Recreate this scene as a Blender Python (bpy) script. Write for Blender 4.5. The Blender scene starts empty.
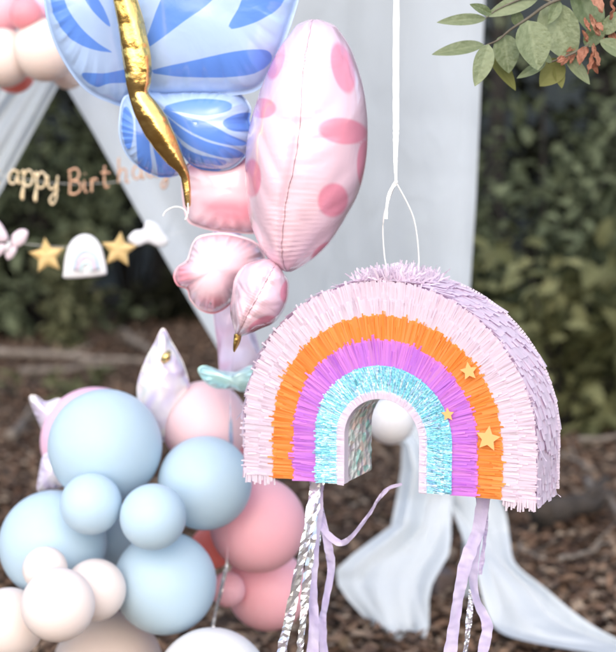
import bpy, math, random
import numpy as np
from mathutils import Vector, Matrix, noise

SC = bpy.context.scene
COL = SC.collection
random.seed(7)
RNG = np.random.default_rng(7)
R = math.radians

# ------------------------------------------------------------------ camera, sky, sun, exposure
FPX = 1467.0                      # focal length in pixels of the 616 px wide photograph
PITCH = math.atan(176 / FPX)
CAM = Vector((0, 0, 1.2))
cam = bpy.data.cameras.new('camera')
cam.sensor_fit = 'HORIZONTAL'
cam.sensor_width = 36
cam.lens = 36 * FPX / 616
cam.clip_end = 500
cam.clip_start = 0.05
cam.dof.use_dof = True
cam.dof.focus_distance = 2.17
cam.dof.aperture_fstop = 3.7
cam.dof.aperture_blades = 0
camo = bpy.data.objects.new('camera', cam)
COL.objects.link(camo)
camo.location = CAM
camo.rotation_euler = (math.pi / 2 - PITCH, 0, 0)
SC.camera = camo

SUN_EL, SUN_AZ = 34, 186          # azimuth measured clockwise from +y: behind the camera, to its left
w = bpy.data.worlds.new('World')
SC.world = w
w.use_nodes = True
nt = w.node_tree
sky = nt.nodes.new('ShaderNodeTexSky')
sky.sky_type = 'NISHITA'
sky.sun_disc = False
sky.sun_elevation = R(SUN_EL)
sky.sun_rotation = R(SUN_AZ)
sky.dust_density = 2.0
sky.ozone_density = 1.0
bg = nt.nodes['Background']
nt.links.new(sky.outputs[0], bg.inputs[0])
bg.inputs[1].default_value = 0.15
sun = bpy.data.lights.new('sun', 'SUN')
sun.energy = 1.2
sun.angle = R(120)
sun.color = (1, 0.975, 0.945)
suno = bpy.data.objects.new('sun', sun)
COL.objects.link(suno)
sd = Vector((math.sin(R(SUN_AZ)) * math.cos(R(SUN_EL)), math.cos(R(SUN_AZ)) * math.cos(R(SUN_EL)), math.sin(R(SUN_EL))))
suno.rotation_euler = sd.to_track_quat('Z', 'Y').to_euler()
suno.location = sd * 20
SC.view_settings.view_transform = 'Standard'
SC.view_settings.look = 'None'
SC.view_settings.gamma = 1
SC.view_settings.use_curve_mapping = False
SC.view_settings.exposure = 1.0

# ------------------------------------------------------------------ helpers
_U = Vector((0, math.sin(PITCH), math.cos(PITCH)))
_F = Vector((0, math.cos(PITCH), -math.sin(PITCH)))


def P(px, py, Y):
    """world point seen at photo pixel (px, py) standing Y metres in front of the camera"""
    d = Vector((px - 308, 0, 0)) + _U * (326 - py) + _F * FPX
    return CAM + d * (Y / d.y)


def pix(Y):
    return Y / FPX


def empty(name, loc=(0, 0, 0)):
    o = bpy.data.objects.new(name, None)
    COL.objects.link(o)
    o.location = loc
    o.empty_display_size = 0.05
    return o


def tag(o, label=None, cat=None, group=None, kind=None):
    if label: o['label'] = label
    if cat: o['category'] = cat
    if group: o['group'] = group
    if kind: o['kind'] = kind
    return o


class MB:
    """collects verts / faces / one float attribute, then links ONE mesh object"""
    def __init__(self):
        self.v, self.f, self.a, self.mi = [], [], [], []

    def vert(self, p, a=0.0):
        self.v.append((p[0], p[1], p[2])); self.a.append(a)
        return len(self.v) - 1

    def face(self, idx, m=0):
        self.f.append(tuple(idx)); self.mi.append(m)

    def grid(self, rows, a=None, closed=False, m=0):
        """rows: list of lists of points"""
        ids = []
        for i, r in enumerate(rows):
            ids.append([self.vert(p, (a[i][j] if a is not None else 0.0)) for j, p in enumerate(r)])
        n = len(rows[0])
        for i in range(len(rows) - 1):
            for j in range(n if closed else n - 1):
                k = (j + 1) % n
                self.face((ids[i][j], ids[i][k], ids[i + 1][k], ids[i + 1][j]), m)
        return ids

    def tube(self, pts, rad, n=8, cap=True, flat=1.0, up=(0, 0, 1), a=0.0):
        pts = [Vector(p) for p in pts]
        rows = []
        for i, p in enumerate(pts):
            t = (pts[min(i + 1, len(pts) - 1)] - pts[max(i - 1, 0)]).normalized()
            u = Vector(up)
            if abs(t.dot(u)) > 0.95: u = Vector((1, 0, 0))
            s = t.cross(u).normalized()
            b = s.cross(t).normalized()
            r = rad[i] if hasattr(rad, '__len__') else rad
            rows.append([p + (s * math.cos(q) + b * math.sin(q) * flat) * r for q in [2 * math.pi * k / n for k in range(n)]])
        ids = self.grid(rows, a=[[a] * n for _ in rows], closed=True)
        if cap:
            self.face(ids[0][::-1]); self.face(ids[-1])
        return ids

    def box(self, c, s, rot=None):
        c = Vector(c)
        M = rot if rot is not None else Matrix.Identity(3)
        q = [self.vert(c + M @ Vector((x * s[0], y * s[1], z * s[2]))) for x in (-.5, .5) for y in (-.5, .5) for z in (-.5, .5)]
        for f in ((0, 1, 3, 2), (4, 6, 7, 5), (0, 4, 5, 1), (2, 3, 7, 6), (0, 2, 6, 4), (1, 5, 7, 3)):
            self.face([q[k] for k in f])

    def build(self, name, mats, parent=None, smooth=True, loc=None):
        """when parent (an Empty) is given the points stay in world space; when loc is given the mesh is re-centred on it"""
        me = bpy.data.meshes.new(name)
        o = bpy.data.objects.new(name, me)
        off = Vector((0, 0, 0))
        if parent is not None:
            q = parent
            while q is not None:
                off += q.location; q = q.parent
        elif loc is not None:
            off = Vector(loc)
        V = np.array(self.v, dtype=float)
        if len(V): V = V - np.array(off)
        me.from_pydata(V.tolist(), [], self.f)
        if any(self.a):
            at = me.attributes.new('rnd', 'FLOAT', 'POINT')
            at.data.foreach_set('value', np.array(self.a, dtype=np.float32))
        if not isinstance(mats, (list, tuple)): mats = [mats]
        for m in mats: me.materials.append(m)
        if any(self.mi): me.polygons.foreach_set('material_index', np.array(self.mi, dtype=np.int32))
        if smooth: me.polygons.foreach_set('use_smooth', np.ones(len(me.polygons), dtype=bool))
        me.update()
        COL.objects.link(o)
        if parent is not None: o.parent = parent
        elif loc is not None: o.location = loc
        return o


def catmull(pts, n, closed=False):
    pts = [np.array(p, float) for p in pts]
    k = len(pts)
    out = []
    segs = k if closed else k - 1
    for i in range(n):
        t = i / (n if closed else n - 1) * segs
        s = min(int(t), segs - 1); u = t - s
        if closed:
            p0, p1, p2, p3 = pts[(s - 1) % k], pts[s % k], pts[(s + 1) % k], pts[(s + 2) % k]
        else:
            p0, p1, p2, p3 = pts[max(s - 1, 0)], pts[s], pts[s + 1], pts[min(s + 2, k - 1)]
        out.append(.5 * ((2 * p1) + (p2 - p0) * u + (2 * p0 - 5 * p1 + 4 * p2 - p3) * u * u + (3 * p1 - p0 - 3 * p2 + p3) * u ** 3))
    return out


def resample(poly, n):
    """even spacing along a closed dense polyline"""
    p = np.array(poly + [poly[0]])
    d = np.r_[0, np.cumsum(np.linalg.norm(np.diff(p, axis=0), axis=1))]
    t = np.linspace(0, d[-1], n, endpoint=False)
    return np.c_[np.interp(t, d, p[:, 0]), np.interp(t, d, p[:, 1])]


def sdf_poly(pts, poly):
    """signed distance (positive inside) of pts (n,2) to a closed polygon"""
    poly = np.array(poly, float)
    a, b = poly, np.roll(poly, -1, axis=0)
    best = np.full(len(pts), 1e9)
    ins = np.zeros(len(pts), bool)
    for p, q in zip(a, b):
        e = q - p
        w_ = pts - p
        t = np.clip((w_ @ e) / max(e @ e, 1e-9), 0, 1)
        best = np.minimum(best, np.linalg.norm(w_ - t[:, None] * e, axis=1))
        c = ((p[1] > pts[:, 1]) != (q[1] > pts[:, 1])) & (pts[:, 0] < (q[0] - p[0]) * (pts[:, 1] - p[1]) / (q[1] - p[1] + 1e-12) + p[0])
        ins ^= c
    return np.where(ins, best, -best)


def interp_table(tab, y):
    t = np.array(tab, float)
    return [float(np.interp(y, t[:, 0], t[:, k])) for k in range(1, t.shape[1])]


# ------------------------------------------------------------------ materials
MATS = {}


def lin(c):
    return tuple((x / 12.92 if x <= .04045 else ((x + .055) / 1.055) ** 2.4) for x in [q / 255 for q in c]) + (1,)


def new_mat(name):
    m = bpy.data.materials.new(name)
    m.use_nodes = True
    n = m.node_tree.nodes
    return m, n, m.node_tree.links, n['Principled BSDF']


def mat(name, col, rough=.5, metal=0., var=0., vscale=12., bump=0., bscale=60., coat=0., sss=0., sheen=0., col2=None, rnd=False, spec=.5, trans=0.):
    """plain procedural surface: two tones mixed by noise (or by the per-piece 'rnd' value), optional bump and translucency"""
    if name in MATS: return MATS[name]
    m, n, l, b = new_mat(name)
    c1 = tuple(col) + (1,)
    c2 = (tuple(col2) + (1,)) if col2 else tuple(max(0, min(1, x * (1 - var))) for x in col) + (1,)
    tc = n.new('ShaderNodeTexCoord')
    mx = n.new('ShaderNodeMix'); mx.data_type = 'RGBA'
    mx.inputs[6].default_value = c1; mx.inputs[7].default_value = c2
    if rnd:
        at = n.new('ShaderNodeAttribute'); at.attribute_name = 'rnd'
        l.new(at.outputs['Fac'], mx.inputs[0])
    else:
        nz = n.new('ShaderNodeTexNoise'); nz.inputs['Scale'].default_value = vscale; nz.inputs['Detail'].default_value = 5
        l.new(tc.outputs['Object'], nz.inputs['Vector'])
        mr = n.new('ShaderNodeMapRange'); mr.inputs[1].default_value = .35; mr.inputs[2].default_value = .65
        l.new(nz.outputs['Fac'], mr.inputs[0]); l.new(mr.outputs[0], mx.inputs[0])
    l.new(mx.outputs[2], b.inputs['Base Color'])
    b.inputs['Roughness'].default_value = rough
    b.inputs['Metallic'].default_value = metal
    b.inputs['Specular IOR Level'].default_value = spec
    b.inputs['Coat Weight'].default_value = coat
    b.inputs['Coat Roughness'].default_value = .15
    b.inputs['Sheen Weight'].default_value = sheen
    if sss:
        b.inputs['Subsurface Weight'].default_value = sss
        b.inputs['Subsurface Radius'].default_value = (.06, .055, .055)
        b.inputs['Subsurface Scale'].default_value = 1.
    if bump:
        nb = n.new('ShaderNodeTexNoise'); nb.inputs['Scale'].default_value = bscale; nb.inputs['Detail'].default_value = 6
        l.new(tc.outputs['Object'], nb.inputs['Vector'])
        bp = n.new('ShaderNodeBump'); bp.inputs['Strength'].default_value = bump; bp.inputs['Distance'].default_value = .01
        l.new(nb.outputs['Fac'], bp.inputs['Height']); l.new(bp.outputs[0], b.inputs['Normal'])
    if trans:
        tr = n.new('ShaderNodeBsdfTranslucent')
        l.new(mx.outputs[2], tr.inputs['Color'])
        ms = n.new('ShaderNodeMixShader'); ms.inputs[0].default_value = trans
        out = n['Material Output']
        l.new(b.outputs[0], ms.inputs[1]); l.new(tr.outputs[0], ms.inputs[2]); l.new(ms.outputs[0], out.inputs[0])
    MATS[name] = m
    return m


def print_mat(name, base, ink, rough=.24, metal=.0, soft=.6, coat=.7, bump=.0):
    """foil balloon skin: base colour with a printed pattern where the 'rnd' signed distance is positive"""
    m, n, l, b = new_mat(name)
    at = n.new('ShaderNodeAttribute'); at.attribute_name = 'rnd'
    mr = n.new('ShaderNodeMapRange'); mr.inputs[1].default_value = -soft; mr.inputs[2].default_value = soft
    mr.interpolation_type = 'SMOOTHSTEP'
    l.new(at.outputs['Fac'], mr.inputs[0])
    mx = n.new('ShaderNodeMix'); mx.data_type = 'RGBA'
    mx.inputs[6].default_value = tuple(base) + (1,); mx.inputs[7].default_value = tuple(ink) + (1,)
    l.new(mr.outputs[0], mx.inputs[0]); l.new(mx.outputs[2], b.inputs['Base Color'])
    b.inputs['Roughness'].default_value = rough
    b.inputs['Metallic'].default_value = metal
    b.inputs['Coat Weight'].default_value = coat
    b.inputs['Coat Roughness'].default_value = .12
    tc = n.new('ShaderNodeTexCoord')
    nb = n.new('ShaderNodeTexNoise'); nb.inputs['Scale'].default_value = 22; nb.inputs['Detail'].default_value = 3
    nb.inputs['Distortion'].default_value = .6
    l.new(tc.outputs['Object'], nb.inputs['Vector'])
    bp = n.new('ShaderNodeBump'); bp.inputs['Strength'].default_value = bump or .25; bp.inputs['Distance'].default_value = .006
    l.new(nb.outputs['Fac'], bp.inputs['Height']); l.new(bp.outputs[0], b.inputs['Normal'])
    return m


def irid_mat(name, cols, rough=.2, metal=.6, scale=18., bump=.6, bscale=40., rnd=False, facet=False):
    """iridescent film: several pastel tones from noise / voronoi facets"""
    m, n, l, b = new_mat(name)
    tc = n.new('ShaderNodeTexCoord')
    rp = n.new('ShaderNodeValToRGB')
    el = rp.color_ramp.elements
    while len(el) < len(cols): el.new(.5)
    for i, c in enumerate(cols):
        el[i].position = i / (len(cols) - 1) * .5 + .25 if not (rnd or facet) else i / (len(cols) - 1)
        el[i].color = tuple(c) + (1,)
    if rnd:
        at = n.new('ShaderNodeAttribute'); at.attribute_name = 'rnd'; l.new(at.outputs['Fac'], rp.inputs[0])
    elif facet:
        vo = n.new('ShaderNodeTexVoronoi'); vo.inputs['Scale'].default_value = scale
        l.new(tc.outputs['Object'], vo.inputs['Vector'])
        sp = n.new('ShaderNodeSeparateColor'); l.new(vo.outputs['Color'], sp.inputs[0]); l.new(sp.outputs[0], rp.inputs[0])
    else:
        nz = n.new('ShaderNodeTexNoise'); nz.inputs['Scale'].default_value = scale; nz.inputs['Distortion'].default_value = 1
        l.new(tc.outputs['Object'], nz.inputs['Vector']); l.new(nz.outputs['Fac'], rp.inputs[0])
    l.new(rp.outputs[0], b.inputs['Base Color'])
    b.inputs['Roughness'].default_value = rough
    b.inputs['Metallic'].default_value = metal
    vb = n.new('ShaderNodeTexVoronoi'); vb.inputs['Scale'].default_value = bscale
    l.new(tc.outputs['Object'], vb.inputs['Vector'])
    bp = n.new('ShaderNodeBump'); bp.inputs['Strength'].default_value = bump; bp.inputs['Distance'].default_value = .008
    l.new(vb.outputs['Distance'], bp.inputs['Height']); l.new(bp.outputs[0], b.inputs['Normal'])
    return m


def tulle_mat(name, col, base_t=.3):
    """sheer cloth: diffuse + translucent with see-through between the threads; 'rnd' = how many layers lie over each other"""
    m, n, l, b = new_mat(name)
    n.remove(b)
    out = n['Material Output']
    df = n.new('ShaderNodeBsdfDiffuse'); df.inputs[0].default_value = tuple(col) + (1,)
    tl = n.new('ShaderNodeBsdfTranslucent'); tl.inputs[0].default_value = tuple(col) + (1,)
    tp = n.new('ShaderNodeBsdfTransparent')
    m1 = n.new('ShaderNodeMixShader'); m1.inputs[0].default_value = .35
    tc = n.new('ShaderNodeTexCoord')
    nb = n.new('ShaderNodeTexNoise'); nb.inputs['Scale'].default_value = 7; nb.inputs['Detail'].default_value = 7; nb.inputs['Distortion'].default_value = 1.2
    mp = n.new('ShaderNodeMapping'); mp.inputs['Scale'].default_value = (1.6, 1, .45)
    l.new(tc.outputs['Object'], mp.inputs[0]); l.new(mp.outputs[0], nb.inputs['Vector'])
    bp = n.new('ShaderNodeBump'); bp.inputs['Strength'].default_value = .35; bp.inputs['Distance'].default_value = .04
    l.new(nb.outputs['Fac'], bp.inputs['Height']); l.new(bp.outputs[0], df.inputs['Normal'])
    l.new(df.outputs[0], m1.inputs[1]); l.new(tl.outputs[0], m1.inputs[2])
    at = n.new('ShaderNodeAttribute'); at.attribute_name = 'rnd'
    mm = n.new('ShaderNodeMath'); mm.operation = 'SUBTRACT'; mm.use_clamp = True
    mm.inputs[0].default_value = base_t
    l.new(at.outputs['Fac'], mm.inputs[1])
    m2 = n.new('ShaderNodeMixShader')
    l.new(mm.outputs[0], m2.inputs[0]); l.new(m1.outputs[0], m2.inputs[1]); l.new(tp.outputs[0], m2.inputs[2])
    l.new(m2.outputs[0], out.inputs[0])
    return m


M_SOIL = mat('leaf_mould', (.105, .064, .040), .95, col2=(.045, .028, .018), vscale=6, bump=.8, bscale=30)
M_LITTER = irid_mat('litter_leaves', [(.045, .025, .015), (.16, .085, .050), (.22, .135, .082), (.09, .048, .030), (.36, .27, .19), (.18, .10, .06)], .85, 0, rnd=True, bump=.1)
M_BARK = mat('bark', (.028, .023, .019), .95, col2=(.012, .010, .008), vscale=14, bump=1, bscale=40)
M_LOG = mat('rotting_log', (.07, .055, .045), .95, col2=(.03, .024, .02), vscale=10, bump=1, bscale=30)
M_TWIG = mat('dead_wood', (.25, .21, .175), .9, col2=(.13, .105, .085), vscale=20, bump=.6, bscale=60)
M_TULLE = tulle_mat('sheer_tulle', (.66, .715, .765), .38)
M_GOLDLEAF = None
M_TAIL = tulle_mat('bunched_tulle', (.78, .83, .87), .10)  # opaque from many layers; colour brightened to offset weaker light there
M_WHITE = mat('white_satin_ribbon', (.85, .85, .84), .45, var=.06)


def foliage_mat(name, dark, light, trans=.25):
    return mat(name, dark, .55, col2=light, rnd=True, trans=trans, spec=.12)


M_LEAF_DARK = foliage_mat('dark_forest_leaves', (.007, .0075, .004), (.030, .031, .017))  # shade of the deep wood put into near-black leaf colours
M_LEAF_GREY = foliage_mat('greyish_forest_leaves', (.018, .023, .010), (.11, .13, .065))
M_LEAF_LIT = foliage_mat('lit_tone_olive_leaves', (.05, .058, .022), (.27, .27, .135))  # light on the leaves put into their brighter colours
M_LEAF_PALE = foliage_mat('pale_grey_leaves', (.028, .036, .018), (.19, .22, .13))
M_LEAF_OLIVE = foliage_mat('olive_leaves', (.035, .042, .02), (.19, .19, .10))
M_LEAF_FRONT = mat('greyish_green_leaves', (.13, .175, .075), .4, col2=(.32, .37, .21), rnd=True, trans=.4, spec=.5, bump=.5, bscale=90)
M_LEAF_YEL = foliage_mat('yellow_green_leaves', (.15, .165, .045), (.22, .22, .08), .3)
M_LEAF_DEAD = foliage_mat('withered_orange_leaves', (.30, .11, .065), (.52, .28, .20), .25)


def latex(name, srgb):
    return mat(name, lin(srgb)[:3], .42, var=.03, vscale=3, spec=.2, sss=.8)


L_BLUE = latex('pale_blue_latex', (180, 202, 217))
L_PINK = latex('rose_pink_latex', (240, 180, 190))
L_PALEPINK = latex('pale_pink_latex', (240, 204, 208))
L_LILACPINK = latex('lilac_pink_latex', (240, 190, 214))
L_CREAM = latex('cream_latex', (230, 216, 211))
L_PEACH = latex('peach_latex', (238, 219, 210))
L_SALMON = latex('salmon_latex', (244, 140, 130))
L_ROSE = latex('dusty_rose_latex', (232, 150, 160))
L_TAN = latex('sand_latex', (216, 198, 188))
L_WHITE = latex('white_latex', (226, 224, 224))

# ------------------------------------------------------------------ ground


def ground_z(x, y):
    z = .03 * noise.noise((x * .6, y * .6, 0)) + .012 * noise.noise((x * 2.3, y * 2.3, 4))
    f = max(0, min(1, (y - 3.2) / 1.5))
    z *= f
    if y > 12: z += .27 * (y - 12) * min(1, (y - 12) / 4)
    return z


xs = np.concatenate([np.linspace(-90, -8, 12), np.linspace(-7, 7, 57), np.linspace(8, 90, 12)])
ys = np.concatenate([np.linspace(-60, -2, 8), np.linspace(0, 11.5, 47)])
g = MB()
g.grid([[Vector((x, y, ground_z(x, y))) for x in xs] for y in ys])
tag(g.build('ground', M_SOIL), kind='structure')
g = MB()
g.grid([[Vector((x, y, ground_z(x, y))) for x in xs] for y in np.concatenate([np.linspace(11.5, 16, 19), np.linspace(18, 70, 16)])])
tag(g.build('hills', mat('dark_undergrowth', (.016, .019, .009), .95, col2=(.006, .007, .004), vscale=3, bump=1, bscale=8)), kind='structure')  # added slope blocking the bright low sky, coloured dark for deep wood


def leaves(mb, pos, dirs, nrm, length, width, rnd, fold=.25):
    """folded leaf-shaped blades (6 corners), many at once"""
    for p, d, n_, L, W, r in zip(pos, dirs, nrm, length, width, rnd):
        d = d / (np.linalg.norm(d) + 1e-9)
        s = np.cross(d, n_); s /= (np.linalg.norm(s) + 1e-9)
        u = np.cross(s, d)
        b = len(mb.v)
        c = fold * W
        for q in (p, p + d * L * .32 + s * W * .5 + u * c, p + d * L * .7 + s * W * .4 + u * c * .6, p + d * L - u * L * .12,
                  p + d * L * .7 - s * W * .4 + u * c * .6, p + d * L * .32 - s * W * .5 + u * c, p + d * L * .5):
            mb.v.append(tuple(q)); mb.a.append(float(r))
        mb.f += [(b, b + 1, b + 6, b + 5), (b + 1, b + 2, b + 3, b + 6), (b + 6, b + 3, b + 4, b + 5)]
        mb.mi += [0, 0, 0]


def unit(n):
    v = RNG.normal(size=(n, 3))
    return v / np.linalg.norm(v, axis=1)[:, None]


# leaf litter over the visible forest floor
N = 42000
yy = 3.0 + 9.5 * RNG.random(N) ** 1.25
xx = (RNG.random(N) * 2 - 1) * (.36 * yy + .3)
pos = np.array([(x, y, ground_z(x, y) + .006 + .022 * RNG.random() ** 2) for x, y in zip(xx, yy)])
dd = unit(N); dd[:, 2] *= .22
nn = np.array([0, 0, 1.]) + .28 * unit(N)
mb = MB()
leaves(mb, pos, dd, nn, .020 + .036 * RNG.random(N) ** 2 + .012, .012 + .022 * RNG.random(N), np.clip(RNG.random(N) + .001, 0, 1), .3)
tag(mb.build('leaf_litter', M_LITTER), 'brown fallen leaves carpeting the forest floor', 'leaf litter', kind='stuff')


# fallen sticks
def stick(a, b, r, label, bend=.04, m=None, cat='stick', name='fallen_stick', group='dead sticks on the forest floor'):
    a, b = Vector(a), Vector(b)
    pts = [a.lerp(b, t) + Vector((noise.noise((t * 3, a.x, 1)), noise.noise((t * 3, a.x, 5)), .4 * noise.noise((t * 4, a.y, 9)))) * bend for t in np.linspace(0, 1, 12)]
    mb = MB(); mb.tube(pts, [r * (1 - .5 * t) * (1 + .15 * noise.noise((t * 9, a.x, 3))) for t in np.linspace(0, 1, 12)], 8)
    # a broken side twig
    k = pts[6]
    mb.tube([k, k + (b - a).normalized() * .12 + Vector((.02, .05, .06))], [r * .5, r * .2], 6)
    tag(mb.build(name, m or M_TWIG, loc=pts[0]), label, cat, group)


def gp(px, py, dz=.075):
    """point on the forest floor under photo pixel (px, py)"""
    d = P(px, py, 1.0) - CAM
    k = (CAM.z - dz) / -d.z
    return CAM + d * k


stick(gp(-30, 350), gp(150, 362), .026, 'upper grey fallen stick lying across the leaf litter at left')
stick(gp(20, 372), gp(118, 366), .020, 'lower grey fallen stick lying below the longer one at left')
stick(gp(122, 332), gp(150, 352), .03, 'short pale stick poking out beside the iridescent teardrop point')
stick(gp(10, 436), gp(36, 412), .022, 'short bleached stick left of the foil star tip')
stick(gp(588, 480), gp(630, 520), .017, 'pale broken stick lying at the right edge of the photo')
stick(gp(578, 440), gp(640, 436), .013, 'thin grey stick on the leaves right of the pinata')
stick(gp(542, 516), gp(612, 498), .045, 'thick dark log lying right of the pinata bottom corner', m=M_LOG, cat='log', name='fallen_log', group='logs')

mb = MB()
blk = [Vector(q) for q in ()]
mb.box(P(441, 590, 3.86), (.05, .08, .11), Matrix.Rotation(.25, 3, 'Z') @ Matrix.Rotation(.1, 3, 'Y'))
o = mb.build('wood_block', mat('weathered_block', (.20, .15, .135), .9, col2=(.12, .085, .075), bump=.5), smooth=False, loc=P(441, 590, 3.86))
bv = o.modifiers.new('bevel', 'BEVEL'); bv.width = .006; bv.segments = 2
tag(o, 'mauve brown block standing between the white drape tails', 'block')


# ------------------------------------------------------------------ plants and trees
def spray(mb, root, tip, nleaf, L, spread):
    """leaves set alternately along a drooping twig"""
    root, tip = np.array(root), np.array(tip)
    ax = tip - root
    t = RNG.random(nleaf) ** .7
    pos = root + ax * t[:, None] + RNG.normal(size=(nleaf, 3)) * spread
    d = unit(nleaf) + ax / (np.linalg.norm(ax) + 1e-9) * .8 + np.array([0, 0, -.35])
    n_ = np.array([0, -.25, 1.]) + .6 * unit(nleaf)
    ll = L * (.6 + .7 * RNG.random(nleaf))
    leaves(mb, pos, d, n_, ll, ll * (.42 + .2 * RNG.random(nleaf)), np.clip(RNG.random(nleaf) * .75 + .25 * RNG.random(), 0.01, 1))


def shrub(x, y, size, nspray, nleaf, L, m, label, group, name='shrub', z0=None, cat='shrub'):
    z = ground_z(x, y) if z0 is None else z0
    e = empty(name, (x, y, z))
    fo, st = MB(), MB()
    for k in range(nspray):
        d = unit(1)[0]; d[2] = abs(d[2])
        q = d * np.array(size) * (.45 + .55 * RNG.random()) + np.array([x, y, z + .05])
        base = np.array([x, y, z]) + np.array([d[0] * size[0] * .15, d[1] * size[1] * .15, q[2] * 0 + max(0, (q[2] - z) * .45)])
        tip = q + np.array([d[0] * .15, d[1] * .15, -.04])
        spray(fo, base * .35 + q * .65, tip, nleaf, L, L * .55)
        if k % 3 == 0:
            mid = (np.array([x, y, z]) + q) / 2 + np.array([0, 0, .12 * size[2]])
            st.tube([(x, y, z - .05), mid, q], [.014, .010, .004], 5)
    st.build('stem', M_BARK, e)
    fo.build('foliage', m, e, smooth=False)
    tag(e, label, cat, group)
    return e


# right of the curtain: grey-green understory, leaves coloured as if lit in front of dark ones
GR = 'understory shrubs right of the curtain'
shrub(1.06, 6.15, (.46, .35, .82), 26, 14, .13, M_LEAF_LIT, 'low grey green shrub right behind the pinata shoulder', GR)
shrub(1.5, 6.3, (.48, .4, .92), 28, 14, .13, M_LEAF_LIT, 'olive shrub with yellowish leaves at the right edge of the photo', GR)
shrub(1.08, 6.75, (.62, .4, 1.85), 96, 16, .085, M_LEAF_PALE, 'tall grey green shrub right beside the white curtain', GR)
shrub(1.85, 7.3, (.78, .5, 2.15), 120, 16, .09, M_LEAF_PALE, 'tall grey green shrub in the upper right corner under the leafy branch', GR)
shrub(2.7, 7.2, (.7, .6, 1.6), 40, 22, .09, M_LEAF_GREY, 'grey green shrub beyond the right edge of the frame', GR)
# left, in the opening between the drapes
GL = 'understory shrubs left of the curtain'
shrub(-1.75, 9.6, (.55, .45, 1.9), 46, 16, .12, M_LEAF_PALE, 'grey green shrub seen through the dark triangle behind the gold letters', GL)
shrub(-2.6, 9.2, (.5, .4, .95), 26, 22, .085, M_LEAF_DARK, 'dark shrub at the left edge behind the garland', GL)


def weed(x, y, h, label, m, n=10):
    z = ground_z(x, y)
    e = empty('weed', (x, y, z))
    fo, st = MB(), MB()
    for k in range(3):
        a = k * 2.1
        top = np.array([x + .09 * math.cos(a), y + .09 * math.sin(a), z + h * (1 - .18 * k)])
        st.tube([(x, y, z - .03), (x + .02 * math.cos(a), y, z + h * .5), top], [.008, .006, .003], 5)
        for t in np.linspace(.15, 1, n):
            c = np.array([x, y, z]) * (1 - t) + top * t
            for s in range(2):
                q = RNG.random() * 6.28
                spray(fo, c, c + np.array([math.cos(q) * .12, math.sin(q) * .12, -.02]), 4, .09, .02)
    st.build('stem', M_LEAF_OLIVE, e); fo.build('foliage', m, e, smooth=False)
    tag(e, label, 'plant')


weed(-1.42, 8.8, .72, 'upright yellowish green plant growing below the rainbow charm', M_LEAF_OLIVE)
q = gp(590, 414, 0)
shrub(q.x, q.y, (.16, .12, .12), 9, 5, .09, M_LEAF_LIT, 'small low green plant on the leaves at the right edge', 'low plants on the forest floor', cat='plant', name='low_plant')
q = gp(20, 400, 0)
shrub(q.x, q.y, (.2, .12, .12), 10, 5, .09, M_LEAF_OLIVE, 'small low green plant left of the foil star tip', 'low plants on the forest floor', cat='plant', name='low_plant')
stick(gp(560, 560), gp(612, 545), .007, 'thin brown twig on the leaves just above the drape tail at right')
stick(gp(520, 545), gp(548, 562), .006, 'short thin twig on the leaves beside the drape tail at right')
stick(gp(594, 470), gp(560, 452), .008, 'thin twig pointing towards the pinata side at right')
weed(-1.02, 6.5, .2, 'small green sprig behind the pink balloon', M_LEAF_OLIVE, 4)


def tree(x, y, h, r, crown, nsp, m, label, group, lean=0., name='tree', cz=.6, L=.16, nleaf=26, limbs=5):
    z = ground_z(x, y)
    e = empty(name, (x, y, z))
    tk = MB()
    pts = [(x + lean * t * h + .06 * noise.noise((t * 3, x, 2)), y + .06 * noise.noise((t * 3, y, 7)), z - .1 + t * h) for t in np.linspace(0, 1, 14)]
    tk.tube(pts, [r * (1.25 - t if t < .12 else 1 - .6 * t) for t in np.linspace(0, 1, 14)], 12)
    top = np.array(pts[-1])
    cr = MB()
    c0 = np.array([x + lean * h, y, z + h * cz + crown[2]])
    for k in range(nsp):
        d = unit(1)[0]
        q = c0 + d * np.array(crown) * (.4 + .6 * RNG.random())
        spray(cr, q, q + d * .35 + np.array([0, 0, -.15]), nleaf, L, L)
    for k in range(limbs):
        i = 7 + k % 6
        d = unit(1)[0]; d[2] = abs(d[2]) * .6
        b = np.array(pts[i])
        tk.tube([b, b + d * .5 + np.array([0, 0, .15]), b + d * crown[0] * .8 + np.array([0, 0, .3])], [r * .4, r * .25, r * .08], 6)
    tk.build('trunk', M_BARK, e)
    cr.build('crown', m, e, smooth=False)
    tag(e, label, 'tree', group)
    return e


# dark shrubs and trees deeper in the wood
TG = 'trees of the dark wood behind'
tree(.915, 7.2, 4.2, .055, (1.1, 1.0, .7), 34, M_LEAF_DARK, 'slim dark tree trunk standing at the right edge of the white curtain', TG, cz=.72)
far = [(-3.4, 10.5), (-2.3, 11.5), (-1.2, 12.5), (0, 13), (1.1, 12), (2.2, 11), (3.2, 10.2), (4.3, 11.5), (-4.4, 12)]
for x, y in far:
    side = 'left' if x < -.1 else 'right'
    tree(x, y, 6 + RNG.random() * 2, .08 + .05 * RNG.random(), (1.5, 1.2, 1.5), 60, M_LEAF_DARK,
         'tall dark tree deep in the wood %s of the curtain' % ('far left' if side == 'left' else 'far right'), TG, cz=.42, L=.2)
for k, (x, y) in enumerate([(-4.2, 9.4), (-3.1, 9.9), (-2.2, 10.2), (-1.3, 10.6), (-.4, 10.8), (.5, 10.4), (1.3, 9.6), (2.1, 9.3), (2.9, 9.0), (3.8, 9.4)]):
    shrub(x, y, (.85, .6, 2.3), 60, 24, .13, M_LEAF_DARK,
          'dark tall thicket shrub deep in the wood %s of the curtain' % ('left' if x < .2 else 'right'), 'dark thicket at the back of the clearing')


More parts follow.
